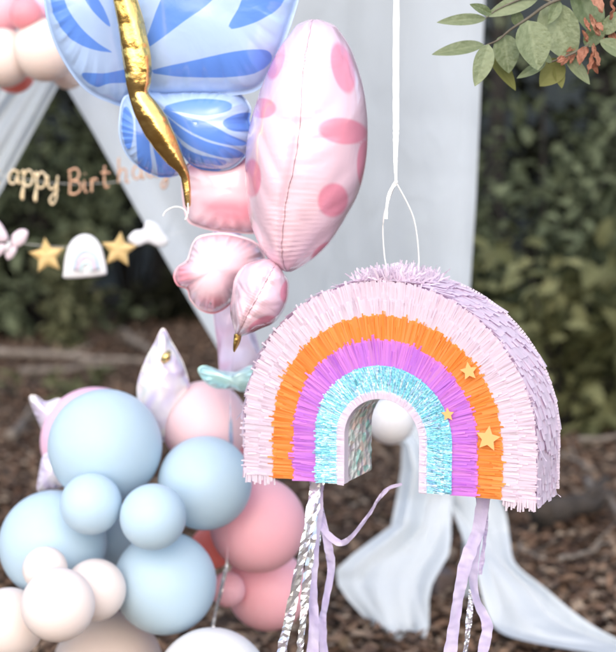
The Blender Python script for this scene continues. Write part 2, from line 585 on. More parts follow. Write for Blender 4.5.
# ------------------------------------------------------------------ sheer drapes
def cloth(mb, rows, nu, amp, freq, Yf, dens, seed=0., wr=.012):
    """rows: (py, left px, right px) tables sampled down the cloth; folds run downwards"""
    pass


def drape_grid(tabl, ny, nu, Y0, amp, nf, dens, seed, crum=.006):
    mb = MB()
    y0, y1 = tabl[0][0], tabl[-1][0]
    rows, at = [], []
    T = np.array(tabl, float)
    for i in range(ny):
        y = y0 + (y1 - y0) * i / (ny - 1)
        xl, xr = np.interp(y, T[:, 0], T[:, 1]), np.interp(y, T[:, 0], T[:, 2])
        sq = min(1., (xr - xl) / 330.)
        r, a = [], []
        for j in range(nu):
            u = j / (nu - 1)
            wv = .5 * math.sin(u * nf * 6.283 + seed + 1.5 * noise.noise((u * 3, y * .004, seed))) + .5 * math.sin(u * nf * 2.3 * 6.283 + seed * 2 + 2 * noise.noise((u * 4, y * .006, seed + 3)))
            wr = noise.noise((u * 6, y * .012, seed + 8)) * .5
            Y = Y0(y, u) + amp * (.7 * wv + wr) * (.35 + .65 * max(.3, 1 - sq * .5))
            Y += crum * (1 - 2.2 * abs(noise.noise((u * 1.7 + y * .004, y * .008 - u, seed + 20))))
            r.append(P(xl + (xr - xl) * u, y, Y))
            a.append(max(.001, dens(y, u, wv)))
        rows.append(r); at.append(a)
    mb.grid(rows, at)
    return mb


drape = empty('sheer_curtain', P(300, 640, 3.72) * 1)
tabM = [(-250, 40, 492), (0, 56, 485), (80, 62, 481), (130, 92, 479), (200, 131, 476), (290, 183, 470), (330, 207, 466), (365, 228, 456), (400, 300, 446), (425, 372, 438), (442, 404, 434)]
mb = drape_grid(tabM, 110, 150, lambda y, u: 3.72 + .05 * math.sin(u * 3), .012, 4,
                lambda y, u, wv: .26 * math.exp(-((u - .05) / .07) ** 2) * (1 if y > 60 else .6) + .2 * math.exp(-((u - .93) / .08) ** 2) + .03 * wv + .16 + .14 * max(0, (y - 330) / 110), 1.3)
mb.build('curtain_panel', M_TULLE, drape)
# front tail: hangs from the gathering and crumples to the ground
tabA = [(425, 372, 440), (445, 402, 440), (470, 401, 458), (500, 396, 453), (526, 391, 451), (540, 372, 451), (555, 352, 449), (570, 336, 440), (585, 338, 432), (600, 348, 429), (625, 371, 429), (640, 390, 425), (650, 400, 416)]
mb = drape_grid(tabA, 70, 50, lambda y, u: 3.70 - .29 * max(0, (y - 500) / 150) + .10 * (1 - u) * max(0, (y - 520) / 60 if y < 580 else 1), .032, .7,
                lambda y, u, wv: .29 + .03 * wv, 4.1, .022)
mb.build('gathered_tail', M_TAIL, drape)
# side tail sweeping to the right along the ground
up = catmull([(436, 436), (462, 462), (492, 486), (505, 511), (510, 540), (516, 564), (545, 588), (579, 616), (616, 638), (680, 662)], 70)
lo = catmull([(414, 440), (428, 470), (446, 497), (456, 520), (466, 545), (475, 568), (488, 615), (508, 643), (566, 654), (640, 690)], 70)
rows, at = [], []
for i in range(70):
    t = i / 69
    Yc = 3.72 if t < .4 else 3.72 - .54 * (t - .4) / .6
    r, a = [], []
    for j in range(36):
        u = j / 35
        q = up[i] * (1 - u) + lo[i] * u
        wv = math.sin(u * 3.6 + 2.5 * noise.noise((t * 3, u * 1.2, 3))) * .5 + .9 * (1 - 2.4 * abs(noise.noise((t * 3.2, u * 1.9 + t, 11))))
        p = P(q[0], q[1], Yc + .03 * wv * math.sin(min(1, u * 6) * 1.57) + .12 * (1 - u) * max(0, t - .5))
        p.z = max(p.z, ground_z(p.x, p.y) + .05)
        r.append(p); a.append(.28 + .04 * wv)
    rows.append(r); at.append(a)
mb = MB(); mb.grid(rows, at)
# a thin loose strip between the tails
st_rows = []
for t in np.linspace(0, 1, 24):
    x = 462 + 10 * t + 3 * math.sin(t * 7); y = 520 + 95 * t
    st_rows.append([P(x - 4 - 3 * t, y, 3.8), P(x, y, 3.77), P(x + 4 + 3 * t, y, 3.8)])
mb.grid(st_rows, [[.2] * 3 for _ in st_rows])
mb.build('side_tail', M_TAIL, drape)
tag(drape, 'big sheer white curtain gathered behind the pinata with tails on the ground', 'curtain')

tabL = [(-250, -60, 40), (0, -30, 58), (70, -40, 66), (90, -60, 56), (195, -150, -1), (330, -240, -85), (560, -330, -210), (760, -400, -330)]
mb = drape_grid(tabL, 70, 60, lambda y, u: 3.78 + .04 * math.sin(u * 4), .03, 3, lambda y, u, wv: .16 + .05 * wv, 7.7)
e = empty('sheer_curtain', P(-200, 700, 3.78)); mb.build('curtain_panel', M_TULLE, e)
tag(e, 'sheer white drape falling to the left of the dark triangle', 'curtain')

rope = MB()
rp = [Vector((-2.1, 3.95, 2.16)), P(-60, -250, 3.8), P(40, -252, 3.75), P(250, -248, 3.74), P(490, -252, 3.74), Vector((1.62, 3.42, 2.42))]
rope.tube([Vector(q) for q in catmull(rp, 40)], .006, 6)
tag(rope.build('rope', mat('jute_rope', (.35, .27, .18), .9), loc=rp[0]), 'rope above the frame carrying the sheer curtains', 'rope')


# ------------------------------------------------------------------ foil balloons
def inflate(outline, Y, H, tilt=(0, 0), N=170, NR=34, wrinkle=.0025, k=26, seed=0., prints=None, grow=0., flange=.004, power=2.4, back=True, wx=None):
    """two foil sheets welded along an outline (photo pixels) and blown up: puffy middle, puckers at the seam"""
    mb = MB()
    ol = resample(catmull(outline, 500, True), N)
    c = ol.mean(axis=0)
    n = Vector((tilt[0] * FPX / Y, -1, -tilt[1] * FPX / Y)).normalized() if tilt != (0, 0) else Vector((0, -1, .1)).normalized()
    def yy(q): return Y + tilt[0] * (q[0] - c[0]) + tilt[1] * (q[1] - c[1])
    ss = [1 + flange / (pix(Y) * 60)] + list(1 - (np.linspace(0, 1, NR) ** 1.6)[:-1])
    for side in (1, -1):
        rows, px = [], []
        for i, s in enumerate(ss):
            r = []
            for j in range(N):
                q = c + (ol[j] - c) * s
                th = j / N * 6.2832
                if i == 0: h = .0006
                else:
                    h = H * max(0, 1 - s ** power) ** .55 + .0006
                    fall = math.exp(-((1 - s) / .22) ** 2) * (1 - math.exp(-((1 - s) / .03) ** 2))
                    h += wrinkle * fall * (math.sin(k * th + 3 * noise.noise((th * 2, seed, 0))) + .6 * math.sin(k * 2.3 * th + seed))
                    h += H * .05 * noise.noise((q[0] * .03, q[1] * .03, seed))* (1 - s)
                r.append(P(q[0], q[1], yy(q)) + n * (h * side)); px.append(q)
            rows.append(r)
        px = np.array(px)
        if prints:
            sd_ = np.full(len(px), -50.)
            for poly in prints: sd_ = np.maximum(sd_, sdf_poly(px, [tuple(v) for v in catmull(poly, 60, True)]))
            sd_ = sd_ + grow
            at = sd_.reshape(len(ss), N).tolist()
        else: at = None
        ids = mb.grid(rows, at, closed=True)
        cv = mb.vert(P(c[0], c[1], Y) + n * (H * side * 1.0), (float(sdf_poly(np.array([c]), prints[0])[0]) if prints else 0))
        for j in range(N): mb.face((ids[-1][j], ids[-1][(j + 1) % N], cv))
    return mb


BLUE_SKIN = print_mat('blue_butterfly_print', lin((172, 198, 238))[:3], lin((96, 142, 228))[:3])
GOLD = mat('gold_foil', (.92, .68, .28), .2, 1.0, col2=(.80, .52, .16), vscale=8, bump=.35, bscale=25)
blue = empty('foil_balloon', P(150, 170, 2.55))
inflate([(125, 20), (132, -30), (150, -80), (200, -125), (262, -130), (306, -85), (302, -30), (291, 15), (273, 62), (259, 84), (235, 91), (190, 92), (150, 91), (132, 62)], 2.46, .065, tilt=(-.0004, 0), seed=1,
        prints=[[(156, 49), (165, 20), (174, 0), (185, -30), (250, -40), (227, 0), (195, 25)],
                [(239, 31), (248, 12), (258, -5), (290, -20), (289, 0), (279, 14), (260, 26)],
                [(158, 72), (202, 62), (245, 53), (270, 51), (273, 60), (261, 73), (235, 78), (194, 78), (172, 76)],
                [(139, -25), (148, -25), (146, 0), (143, 14)], [(200, -60), (260, -90), (290, -60), (250, -55)]]).build('upper_wing', BLUE_SKIN, blue)
inflate([(122, -10), (112, -60), (85, -110), (55, -105), (41, -55), (45, 0), (53, 35), (68, 65), (85, 86), (105, 97), (126, 99), (134, 55)], 2.49, .05, tilt=(.0009, 0), seed=2,
        prints=[[(47, -4), (50, 14), (56, 28), (66, 41), (82, 50), (103, 54), (88, 44), (73, 30), (61, 12), (53, -10)],
                [(70, -12), (74, 0), (84, 15), (100, 29), (94, 12), (87, 0), (80, -14)],
                [(78, 74), (98, 74), (124, 70), (124, 82), (104, 84), (92, 87)], [(110, -30), (100, -60), (85, -80), (95, -40)]]).build('upper_wing', BLUE_SKIN, blue)
inflate([(148, 95), (170, 92), (205, 91), (236, 94), (249, 107), (248, 120), (252, 134), (245, 154), (230, 167), (210, 169), (190, 162), (172, 135)], 2.48, .055, tilt=(-.0003, 0), seed=3, grow=1.3,
        prints=[[(174, 108), (202, 101), (231, 103), (234, 110), (214, 115), (190, 112)],
                [(172, 111), (192, 118), (214, 124), (233, 135), (247, 143), (236, 144), (212, 137), (188, 124)],
                [(174, 119), (192, 132), (214, 143), (238, 150), (243, 156), (227, 156), (202, 147), (184, 134)],
                [(231, 122), (250, 114), (254, 128), (239, 130)],
                [(178, 136), (190, 148), (206, 156), (228, 161), (222, 164), (202, 160), (188, 152)],
                [(180, 146), (190, 157), (204, 164), (220, 168), (212, 171), (196, 168), (184, 158)]]).build('lower_wing', BLUE_SKIN, blue)
inflate([(126, 97), (120, 118), (121, 140), (130, 158), (147, 171), (163, 176), (180, 170), (168, 138), (148, 100)], 2.51, .04, tilt=(.0005, 0), seed=4, grow=1.2,
        prints=[[(124, 108), (129, 122), (127, 148), (122, 130)], [(134, 112), (142, 125), (145, 150), (149, 175), (138, 163), (134, 140)],
                [(145, 122), (155, 140), (168, 160), (172, 174), (160, 177), (152, 155)]]).build('lower_wing', BLUE_SKIN, blue)


def gold_body(tab, Y, parent, name='body', nrow=120):
    """tab rows: (py, left px, right px); puffed foil tube with pinched rings and long creases"""
    mb = MB(); T = np.array(tab, float); rows = []
    for i in range(nrow):
        y = T[0, 0] + (T[-1, 0] - T[0, 0]) * i / (nrow - 1)
        xl, xr = np.interp(y, T[:, 0], T[:, 1]), np.interp(y, T[:, 0], T[:, 2])
        c, hw = (xl + xr) / 2, (xr - xl) / 2
        r = []
        for j in range(40):
            q = 2 * math.pi * j / 40
            cr = 1 + .05 * noise.noise((math.cos(q) * 2, math.sin(q) * 2, y * .05)) + .04 * math.sin(5 * q + y * .05)
            dim = .08 * math.exp(-((math.sin(y * .13)) / .25) ** 2) * (.5 + .5 * math.sin(3 * q))
            k = cr - dim
            r.append(P(c + hw * math.cos(q) * min(1, k + .02), y, Y - hw * pix(Y) * .8 * math.sin(q) * k))
        rows.append(r)
    ids = mb.grid(rows, closed=True); mb.face(ids[0][::-1]); mb.face(ids[-1])
    return mb.build(name, GOLD, parent)


gold_body([(-95, 100, 104), (-80, 92, 112), (-60, 92, 116), (-45, 100, 116), (-30, 104, 124), (0, 113, 138), (20, 117, 144), (34, 119, 147), (55, 122, 151), (70, 124, 152), (84, 126, 151), (92, 128, 148), (104, 131, 158), (116, 135, 167), (136, 145, 176), (150, 155, 181), (164, 167, 186), (172, 177, 189), (178, 181, 190), (190, 183, 191), (205, 185, 191), (208, 187, 189)], 2.40, blue)
tag(blue, 'blue foil butterfly balloon with striped wings and a crinkled gold body', 'balloon')

PINK_SKIN = print_mat('pink_spotted_print', lin((234, 200, 213))[:3], lin((232, 148, 170))[:3], soft=.14)
PINK_SKIN2 = print_mat('pink_plain_print', lin((244, 210, 220))[:3], lin((240, 164, 180))[:3], soft=7)
SEAM = mat('foil_seam', (.66, .55, .60), .35, .2)
pinkb = empty('foil_balloon', P(270, 330, 2.42))


def edge_on(tab, Y, D, spots=(), seed=0., nrow=150, ncol=96, pucker=(), horiz=False, par=None, name='wing', skin=None):
    """a foil wing looked at along its welded edge: the seam runs down the middle, a puffed cheek bulges on either side.
    tab rows: seam px, seam py, left half-width px, right half-width px (across the seam)"""
    mb = MB(); T = np.array(tab, float); n = len(T)
    tt = np.r_[0, np.cumsum(np.hypot(np.diff(T[:, 0]), np.diff(T[:, 1])))]; tt /= tt[-1]
    us = .5 - .5 * np.cos(np.linspace(0, math.pi, nrow))
    rows, at, seam = [], [], []
    smx = np.array(catmull([tuple(q) for q in T], 400)); st = np.linspace(0, 1, 400)
    dl = np.r_[0, np.cumsum(np.hypot(np.diff(smx[:, 0]), np.diff(smx[:, 1])))]; dl /= dl[-1]
    for u in us:
        x, y, wl, wr = [float(np.interp(u, dl, smx[:, k])) for k in range(4)]
        x2, y2 = [float(np.interp(min(1, u + .01), dl, smx[:, k])) for k in range(2)]
        x1, y1 = [float(np.interp(max(0, u - .01), dl, smx[:, k])) for k in range(2)]
        tx, ty = x2 - x1, y2 - y1; m_ = math.hypot(tx, ty) + 1e-9; tx /= m_; ty /= m_
        ox, oy = ty * -1, tx          # across: +o = left when the axis runs down
        if horiz: ox, oy = -1., 0.
        r, a = [], []
        dep = D * math.sqrt(max(0, 1 - (2 * u - 1) ** 2)) ** .9
        for j in range(ncol):
            q = 2 * math.pi * j / ncol - math.pi      # 0 = seam facing the camera
            s = math.sin(q)
            half = wr if s > 0 else wl
            k = half * abs(s) ** .9 * (1 if s > 0 else -1)
            g_ = math.exp(-(q / .09) ** 2)
            pk = 0
            for (uc, ws, am) in pucker:
                pk += am * math.exp(-((u - uc) / ws) ** 2) * math.sin((u - uc) * 330 + abs(q) * 6) * math.exp(-(abs(q) / .75) ** 2)
            pk += .0003 * math.sin(u * 190 + 2 * noise.noise((u * 9, q, seed))) * math.exp(-(abs(q) / .35) ** 2)
            pk += .008 * noise.noise((u * 5, q * 1.5, seed)) + .004 * (1 - 2 * abs(noise.noise((u * 7 + abs(q), q * 1.2, seed + 4))))
            dd_ = -math.cos(q) * dep * (1 - .06 * g_) + pk * (math.cos(q) > -.3)
            X, Yp = x - ox * k, y - oy * k
            r.append(P(X, Yp, Y + dd_))
            v = -1.
            if math.cos(q) > -.6:
                for (sx, sy, ra, rb, ang) in spots:
                    ca, sa = math.cos(ang), math.sin(ang)
                    ex, ey = (X - sx) * ca + (Yp - sy) * sa, -(X - sx) * sa + (Yp - sy) * ca
                    v = max(v, 1 - math.hypot(ex / ra, ey / rb))
            a.append(v)
        rows.append(r); at.append(a); seam.append(r[ncol // 2])
    mb.grid(rows, at, closed=True)
    o = mb.build(name, skin or PINK_SKIN, par)
    sm = MB()
    rr = []
    for i, p in enumerate(seam[2:-2]):
        ww = .0035 + .001 * math.sin(i * .9)
        off = .0007 * noise.noise((i * .3, seed, 2))
        rr.append([p + Vector((off, .004, 0)), p + Vector((off + .0005 * math.sin(i * .7), -ww * .6, 0))])
    sm.grid(rr)
    sm.grid([[b + Vector((.0007, 0, 0)), a_ + Vector((.0007, 0, 0))] for a_, b in rr])
    sm.build('seam', SEAM, o)
    return o


lobe = [(313, 19, 3, 6), (311, 24, 13, 22), (310, 31, 18, 30), (306, 50, 28, 46), (302, 80, 38, 60), (301, 109, 47, 66), (298, 140, 51, 70), (293, 170, 48, 72), (287, 195, 41, 71), (284, 218, 35, 62), (282, 240, 25, 50), (282, 255, 17, 36), (284, 266, 9, 19), (287, 272, 2, 4)]
edge_on(lobe, 2.36, .14, horiz=True, spots=[(343, 68, 11, 26, -.25), (343, 131, 25, 13, .12), (333, 200, 15, 17, .2), (366, 165, 9, 26, 0), (276, 60, 8, 20, .25), (262, 108, 14, 10, 0), (252, 178, 9, 19, 0), (325, 252, 16, 8, -.6)],
        seed=3, pucker=((.74, .09, .0032), (.16, .05, .0026), (.9, .05, .002)), par=pinkb, name='upper_wing')
edge_on([(277, 263, 4, 4), (273, 268, 16, 16), (268, 277, 26, 24), (261, 290, 29, 29), (254, 303, 25, 29), (247, 315, 19, 24), (242, 326, 11, 14), (238, 335, 3, 4)], 2.34, .10, spots=[(290, 290, 9, 14, .4), (262, 326, 16, 8, -.5)], seed=9,
        pucker=((.3, .15, .001), (.7, .12, .001)), par=pinkb, name='lower_wing')
inflate([(194, 243), (204, 236), (230, 235), (258, 246), (262, 268), (240, 285), (230, 303), (215, 312), (201, 309), (191, 299), (188, 289), (179, 285), (175, 276), (179, 267), (188, 260)], 2.49, .075, seed=6, k=15, wrinkle=.004,
        prints=[[(176, 262), (190, 265), (196, 280), (185, 295), (170, 285)], [(200, 300), (222, 298), (232, 310), (212, 320)]]).build('lower_wing', PINK_SKIN2, pinkb)
inflate([(184, 174), (200, 160), (250, 152), (278, 185), (265, 228), (230, 231), (200, 226), (187, 215)], 2.53, .06, seed=8, k=9, wrinkle=.005,
        prints=[[(205, 205), (235, 203), (265, 210), (262, 222), (225, 222)], [(190, 158), (240, 150), (262, 160), (220, 170), (192, 172)]]).build('upper_wing', PINK_SKIN2, pinkb)
sm = MB()
rr = [P(200 + 10 * t + 1.5 * math.sin(t * 9), 250 + 54 * t, 2.423 + .02 * (2 * t - 1) ** 2) for t in np.linspace(0, 1, 30)]
sm.tube(rr, .0012, 6)
sm.build('seam', SEAM, pinkb)
gold_body([(334, 234, 242), (340, 233.5, 241), (345, 233, 239), (350, 233, 236), (352, 233.5, 235)], 2.34, pinkb, 'tail_tip', 30)
body_l = irid_mat('pink_lilac_foil', [(.8, .45, .62), (.78, .62, .80), (.86, .72, .86), (.82, .5, .7)], .25, .2, scale=9, bump=.2)
tag(pinkb, 'pink spotted foil butterfly balloon turned edge on so its seam faces us', 'balloon')

# lilac foil balloon with mint fins under the pink butterfly
fin = empty('foil_balloon', P(232, 400, 2.74))
inflate([(214, 232), (226, 222), (240, 232), (246, 300), (258, 345), (262, 372), (240, 382), (222, 374), (218, 345), (213, 300)], 2.74, .05, seed=12, k=7, wrinkle=.004).build('lilac_body', body_l, fin)
MINT = irid_mat('mint_foil', [(.40, .70, .70), (.50, .78, .77), (.62, .84, .84)], .22, .3, scale=14, bump=.3)
inflate([(199, 370), (206, 366), (222, 371), (236, 372), (250, 366), (258, 372), (262, 384), (248, 392), (232, 389), (216, 388), (205, 381)], 2.66, .028, seed=13, k=8, wrinkle=.004).build('mint_fin', MINT, fin)
tag(fin, 'slim lilac pink foil balloon with a mint fin above the pale pink balloon', 'balloon')

# iridescent starburst behind the blue balloons: only three of its points show
IRID = irid_mat('iridescent_white_foil', [(.80, .76, .86), (.86, .86, .84), (.68, .60, .82), (.88, .84, .80), (.74, .84, .84)], .2, .25, scale=9, bump=.25)
burst = empty('foil_balloon', P(130, 440, 2.92))
for nm, ol, Y, H in (('point', [(163, 330), (155, 344), (145, 363), (138, 386), (140, 405), (150, 424), (164, 440), (180, 420), (188, 400), (189, 386), (183, 364), (172, 344)], 2.80, .035),
                     ('point', [(30, 399), (36, 396), (46, 402), (60, 399), (72, 410), (66, 428), (46, 432), (38, 420)], 2.9, .03),
                     ('point', [(44, 456), (40, 470), (38, 490), (50, 489), (66, 484), (70, 460), (56, 452)], 2.8, .025)):
    inflate(ol, Y, H, seed=len(ol), k=6, wrinkle=.003, power=1.8).build(nm, IRID, burst)
mb = MB()
for k in range(12):
    th = math.pi * (k + .5) / 12
    mb_r = [P(125, 450, 2.98) + Vector((math.sin(th) * math.cos(q), math.sin(th) * math.sin(q) * .5, math.cos(th))) * .06 for q in np.linspace(0, 2 * math.pi, 20, endpoint=False)]
    if k == 0: rws = []
    rws.append(mb_r)
mb.grid(rws, closed=True); mb.build('hub', IRID, burst)
mb = MB(); mb.tube([P(163, 362, 2.765), P(166, 357, 2.762), P(170, 351, 2.765)], [.006, .010, .003], 8)
mb.build('gold_fleck', GOLD, burst)
tag(burst, 'iridescent white foil starburst balloon with teardrop points behind the blue balloons', 'balloon')


# ------------------------------------------------------------------ latex balloons
def latex_balloon(px, py, r, Y, m, label, group, toward=(130, 520, 2.95), squash=1.0):
    c = P(px, py, Y); rad = r * pix(Y) * c.y / Y * 1.0
    ax = (P(*toward) - c)
    if ax.length < 1e-4: ax = Vector((0, 1, 0))
    ax = ax.normalized()
    # the neck points towards the middle of the bunch but stays behind the balloon
    ax = (ax + Vector((0, .9, 0))).normalized()
    Mx = ax.to_track_quat('Z', 'Y').to_matrix()
    mb = MB(); rows = []
    n1, n2 = 40, 56
    for i in range(n1 + 1):
        t = math.pi * i / n1
        z = -math.cos(t); s = math.sin(t)
        if z > 0:
            s *= 1 - .10 * z ** 2; z = z * 1.12
        s = max(s, .03)
        rows.append([c + Mx @ Vector((s * math.cos(q), s * math.sin(q), z)) * rad for q in np.linspace(0, 2 * math.pi, n2, endpoint=False)])
    # neck, rolled lip
    for z, s in ((1.15, .05), (1.19, .045), (1.21, .09), (1.235, .085), (1.23, .04)):
        rows.append([c + Mx @ Vector((s * math.cos(q), s * math.sin(q), z)) * rad for q in np.linspace(0, 2 * math.pi, n2, endpoint=False)])
    ids = mb.grid(rows, closed=True)
    mb.face(ids[0][::-1]); mb.face(ids[-1])
    o = mb.build('latex_balloon', m, loc=c)
    tag(o, label, 'balloon', group)
    return o


G1 = 'latex balloons of the bunch at lower left'
for a in [
    (105, 446, 58, 2.68, L_BLUE, 'large pale blue balloon at upper left of the bunch, overlapping the lilac pink one'),
    (205, 483, 48, 2.68, L_BLUE, 'large pale blue balloon beside the left foot of the pinata'),
    (91, 504, 31.5, 2.54, L_BLUE, 'small pale blue balloon, left of the two small ones in the middle'),
    (153, 517, 34, 2.52, L_BLUE, 'small round pale blue balloon, right of the two small ones in the middle'),
    (53, 544, 55, 2.66, L_BLUE, 'large pale blue balloon at the left edge behind the cream ones'),
    (165, 583, 53, 2.62, L_BLUE, 'large pale blue balloon low in the bunch, above the white one'),
    (112, 545, 34, 2.80, L_BLUE, 'pale blue balloon filling the gap behind the two small blue ones'),
    (95, 441, 55, 2.89, L_LILACPINK, 'lilac pink balloon peeking out behind the upper large blue one'),
    (205, 424, 44, 2.82, L_PALEPINK, 'pale pink balloon under the mint foil fin'),
    (258, 525, 49, 2.81, L_PINK, 'large rose pink balloon under the left foot of the pinata'),
    (268, 590, 42, 2.93, L_PINK, 'rose pink balloon below the largest pink one'),
    (228, 590, 18, 2.84, L_PINK, 'tiny rose pink balloon next to the silver ribbon'),
    (212, 548, 22, 2.92, L_SALMON, 'salmon balloon deep in the gap between blue and pink balloons'),
    (250, 440, 38, 2.95, L_PINK, 'rose pink balloon mostly hidden behind the left leg of the pinata'),
    (45, 569, 23, 2.50, L_CREAM, 'smallest cream balloon on top of the cream bunch'),
    (95, 590, 32, 2.53, L_CREAM, 'cream balloon at the right of the cream bunch'),
    (58, 605, 38, 2.43, L_CREAM, 'largest cream balloon in the middle of the cream bunch'),
    (8, 624, 37, 2.55, L_CREAM, 'cream balloon cut by the left edge of the photo'),
    (108, 668, 57, 2.72, L_TAN, 'sand coloured balloon at the bottom under the cream ones'),
    (212, 688, 61, 2.50, L_WHITE, 'big white balloon rising from the bottom edge'),
]:
    latex_balloon(a[0], a[1], a[2], a[3], a[4], a[5], G1)
G2 = 'latex balloons at the peak of the drapes'
for a in [
    (45, 50, 31, 3.30, L_PEACH, 'pale peach balloon right above the dark triangle'),
    (3, 58, 29, 3.32, L_PEACH, 'pale peach balloon cut by the left edge'),
    (14, 72, 21, 3.46, L_SALMON, 'salmon balloon showing below the peach one at the left edge'),
    (26, 14, 16, 3.28, L_ROSE, 'dusty rose balloon at the top left above the peach ones'),
    (32, -12, 20, 3.42, L_SALMON, 'salmon red balloon at the top edge above the dusty rose one'),
    (50, 4, 17, 3.40, L_LILACPINK, 'pink balloon touching the blue butterfly wing at the top'),
    (0, 12, 22, 3.40, L_PINK, 'rose balloon in the top left corner'),
    (68, 72, 17, 3.42, L_PEACH, 'small peach balloon at the tip of the dark triangle behind the blue wing'),
]:
    latex_balloon(a[0], a[1], a[2], a[3], a[4], a[5], G2, toward=(30, 40, 3.6))
latex_balloon(391, 421, 24, 3.30, L_WHITE, 'white balloon seen through the arch of the pinata', 'white balloon behind the pinata', toward=(391, 421, 3.6))

# ------------------------------------------------------------------ the piñata
A_ = R(25)
E1 = Vector((math.cos(A_), -math.sin(A_), 0))
NF = Vector((-math.sin(A_), -math.cos(A_), 0))
O_ = P(245, 472, 2.30)                        # front face, bottom left corner
PL, PS, PT = .479, .076, .10                  # length, straight leg, thickness
PR = PL / 2


def arch(off, s):
    """point (u, v) and outward direction on the nested arch `off` metres inside the outline; s in metres from the left foot"""
    rad = PR - off
    if s < PS: return off, s, -1., 0.
    s2 = s - PS
    if s2 < math.pi * rad:
        q = math.pi - s2 / rad
        return PR + rad * math.cos(q), PS + rad * math.sin(q), math.cos(q), math.sin(q)
    return PL - off, PS - (s2 - math.pi * rad), 1., 0.


def alen(off): return 2 * PS + math.pi * (PR - off)


def W3(u, v, d=0.): return O_ + E1 * u + Vector((0, 0, v)) + NF * d      # d > 0: in front of the front face


pin = empty('rainbow_pinata', W3(PR, 0, -PT / 2))
# cardboard body: front, back, rims
bd = MB()
NB = 96
def body_row(off, d): return [W3(*arch(off, alen(off) * i / NB)[:2], d) for i in range(NB + 1)]
outer, inner = .003, .176
ring = [body_row(outer, -.001), body_row(inner, -.001), body_row(inner, -PT + .001), body_row(outer, -PT + .001)]
for a, b in ((0, 1), (2, 3), (3, 0)):
    bd.grid([ring[a], ring[b]])
for i in (0, NB):
    q = [bd.vert(ring[k][i]) for k in range(4)]; bd.face(q)
bd.build('body', mat('lilac_crepe_paper', (.84, .72, .84), .8, var=.1, bump=.3, bscale=120), pin)
lining = MB()
lr = []
for k, d in enumerate(np.linspace(.002, -PT, 9)):
    lr.append([W3(*arch(inner + .001 + .0015 * noise.noise((i * .4, k, 3)), alen(inner) * i / NB)[:2], d) for i in range(NB + 1)])
lining.grid(lr)
HOLO = irid_mat('holographic_foil', [(.62, .80, .76), (.90, .88, .86), (.40, .76, .70), (.90, .68, .62), (.84, .84, .84), (.66, .58, .66), (.94, .93, .92)], .18, .12, scale=70, facet=True, bump=.6, bscale=60)
lining.build('foil_lining', HOLO, pin, smooth=False)


def fringe(mb, off_in, L, nrow_gap, d0, wid=.0032, lift=.004, jit=.35, s0=0., s1=None, gap=.0, droop=0., two=False, curl=1.):
    """one row of cut crepe strips glued along the arch `off_in`, tips pointing outward"""
    tot = alen(off_in) if s1 is None else s1
    s = s0
    while s < tot:
        wv = wid * (.7 + .7 * random.random())
        u, v, nu, nv = arch(off_in, s)
        tu, tv = nv, -nu
        l = L * (1 - jit * random.random())
        an = (random.random() - .5) * .16
        du, dv = nu * math.cos(an) + tu * math.sin(an), nv * math.cos(an) + tv * math.sin(an)
        lf = lift * (.3 + 1.1 * random.random())
        dv_ = -droop * random.random()
        a = random.random() * .98 + .01
        rows = []
        base = d0 + .0006 * random.random()
        tw = (random.random() - .5) * .003
        for k, t in enumerate((0, .4, .75, 1.)):
            ww = wv * (1 - .25 * t) * .5
            pu, pv = u + du * l * t, v + dv * l * t + dv_ * t * t * l
            d = base + lf * (t ** 1.4) * curl
            rows.append([W3(pu - tu * ww, pv - tv * ww, d - tw * t), W3(pu + tu * ww, pv + tv * ww, d + tw * t)])
        mb.grid(rows, [[a, a]] * 4)
        s += wv * (.62 + gap)


def crepe(name, c1, c2, tr=.42):
    return mat(name, c1, .75, col2=c2, rnd=True, trans=tr, spec=.2)


C_PINK = crepe('pink_white_crepe', (.83, .70, .80), (.86, .76, .84))
C_ORANGE = crepe('orange_crepe', (.90, .32, .06), (.94, .42, .13))
C_PURPLE = crepe('orchid_crepe', (.64, .24, .82), (.82, .34, .80))
C_CYAN = irid_mat('cyan_tinsel', [(.24, .70, .84), (.30, .76, .87), (.40, .82, .89), (.26, .70, .87), (.50, .66, .92), (.72, .90, .94), (.30, .78, .87)], .22, .12, rnd=True, bump=.3, bscale=200)
C_RIM = crepe('pale_lilac_rim', (.84, .72, .84), (.88, .82, .90))
C_SIDE = crepe('lilac_side_crepe', (.84, .71, .82), (.87, .77, .86))


def under(mb, a, b, d):
    """the glued sheet the strips are cut from"""
    rr = [[W3(*arch(q, alen(q) * i / NB)[:2], d) for q in (a, b)] for i in range(NB + 1)]
    mb.grid(rr, [[.5, .5]] * (NB + 1))


def band(name, o_out, o_in, d, m, tiers=1, wid=.0054, loose=9.):
    """long tissue strips pressed flat over the band, ragged at the outer edge, a few of them standing off"""
    mb = MB(); under(mb, o_out + .001, o_in + .004, d)
    step = (o_in - o_out) / tiers
    for k in range(tiers):
        base = o_out + step * (k + 1) + .002
        dk = d + .0006 + .0011 * k
        fringe(mb, base, step + .005, 0, dk, wid=wid, lift=.0005, jit=.16, gap=-.25)
        fringe(mb, base, step + .011, 0, dk + .0006, wid=wid * .55, lift=.0009, jit=.48, gap=1.2)
        fringe(mb, base, step + .011, 0, dk + .0010, wid=wid * .5, lift=.0030, jit=.45, gap=loose)
        fringe(mb, base - .003, step * .6, 0, dk + .0012, wid=wid * .6, lift=.0012, jit=.5, gap=loose)
    mb.build(name, m, pin)


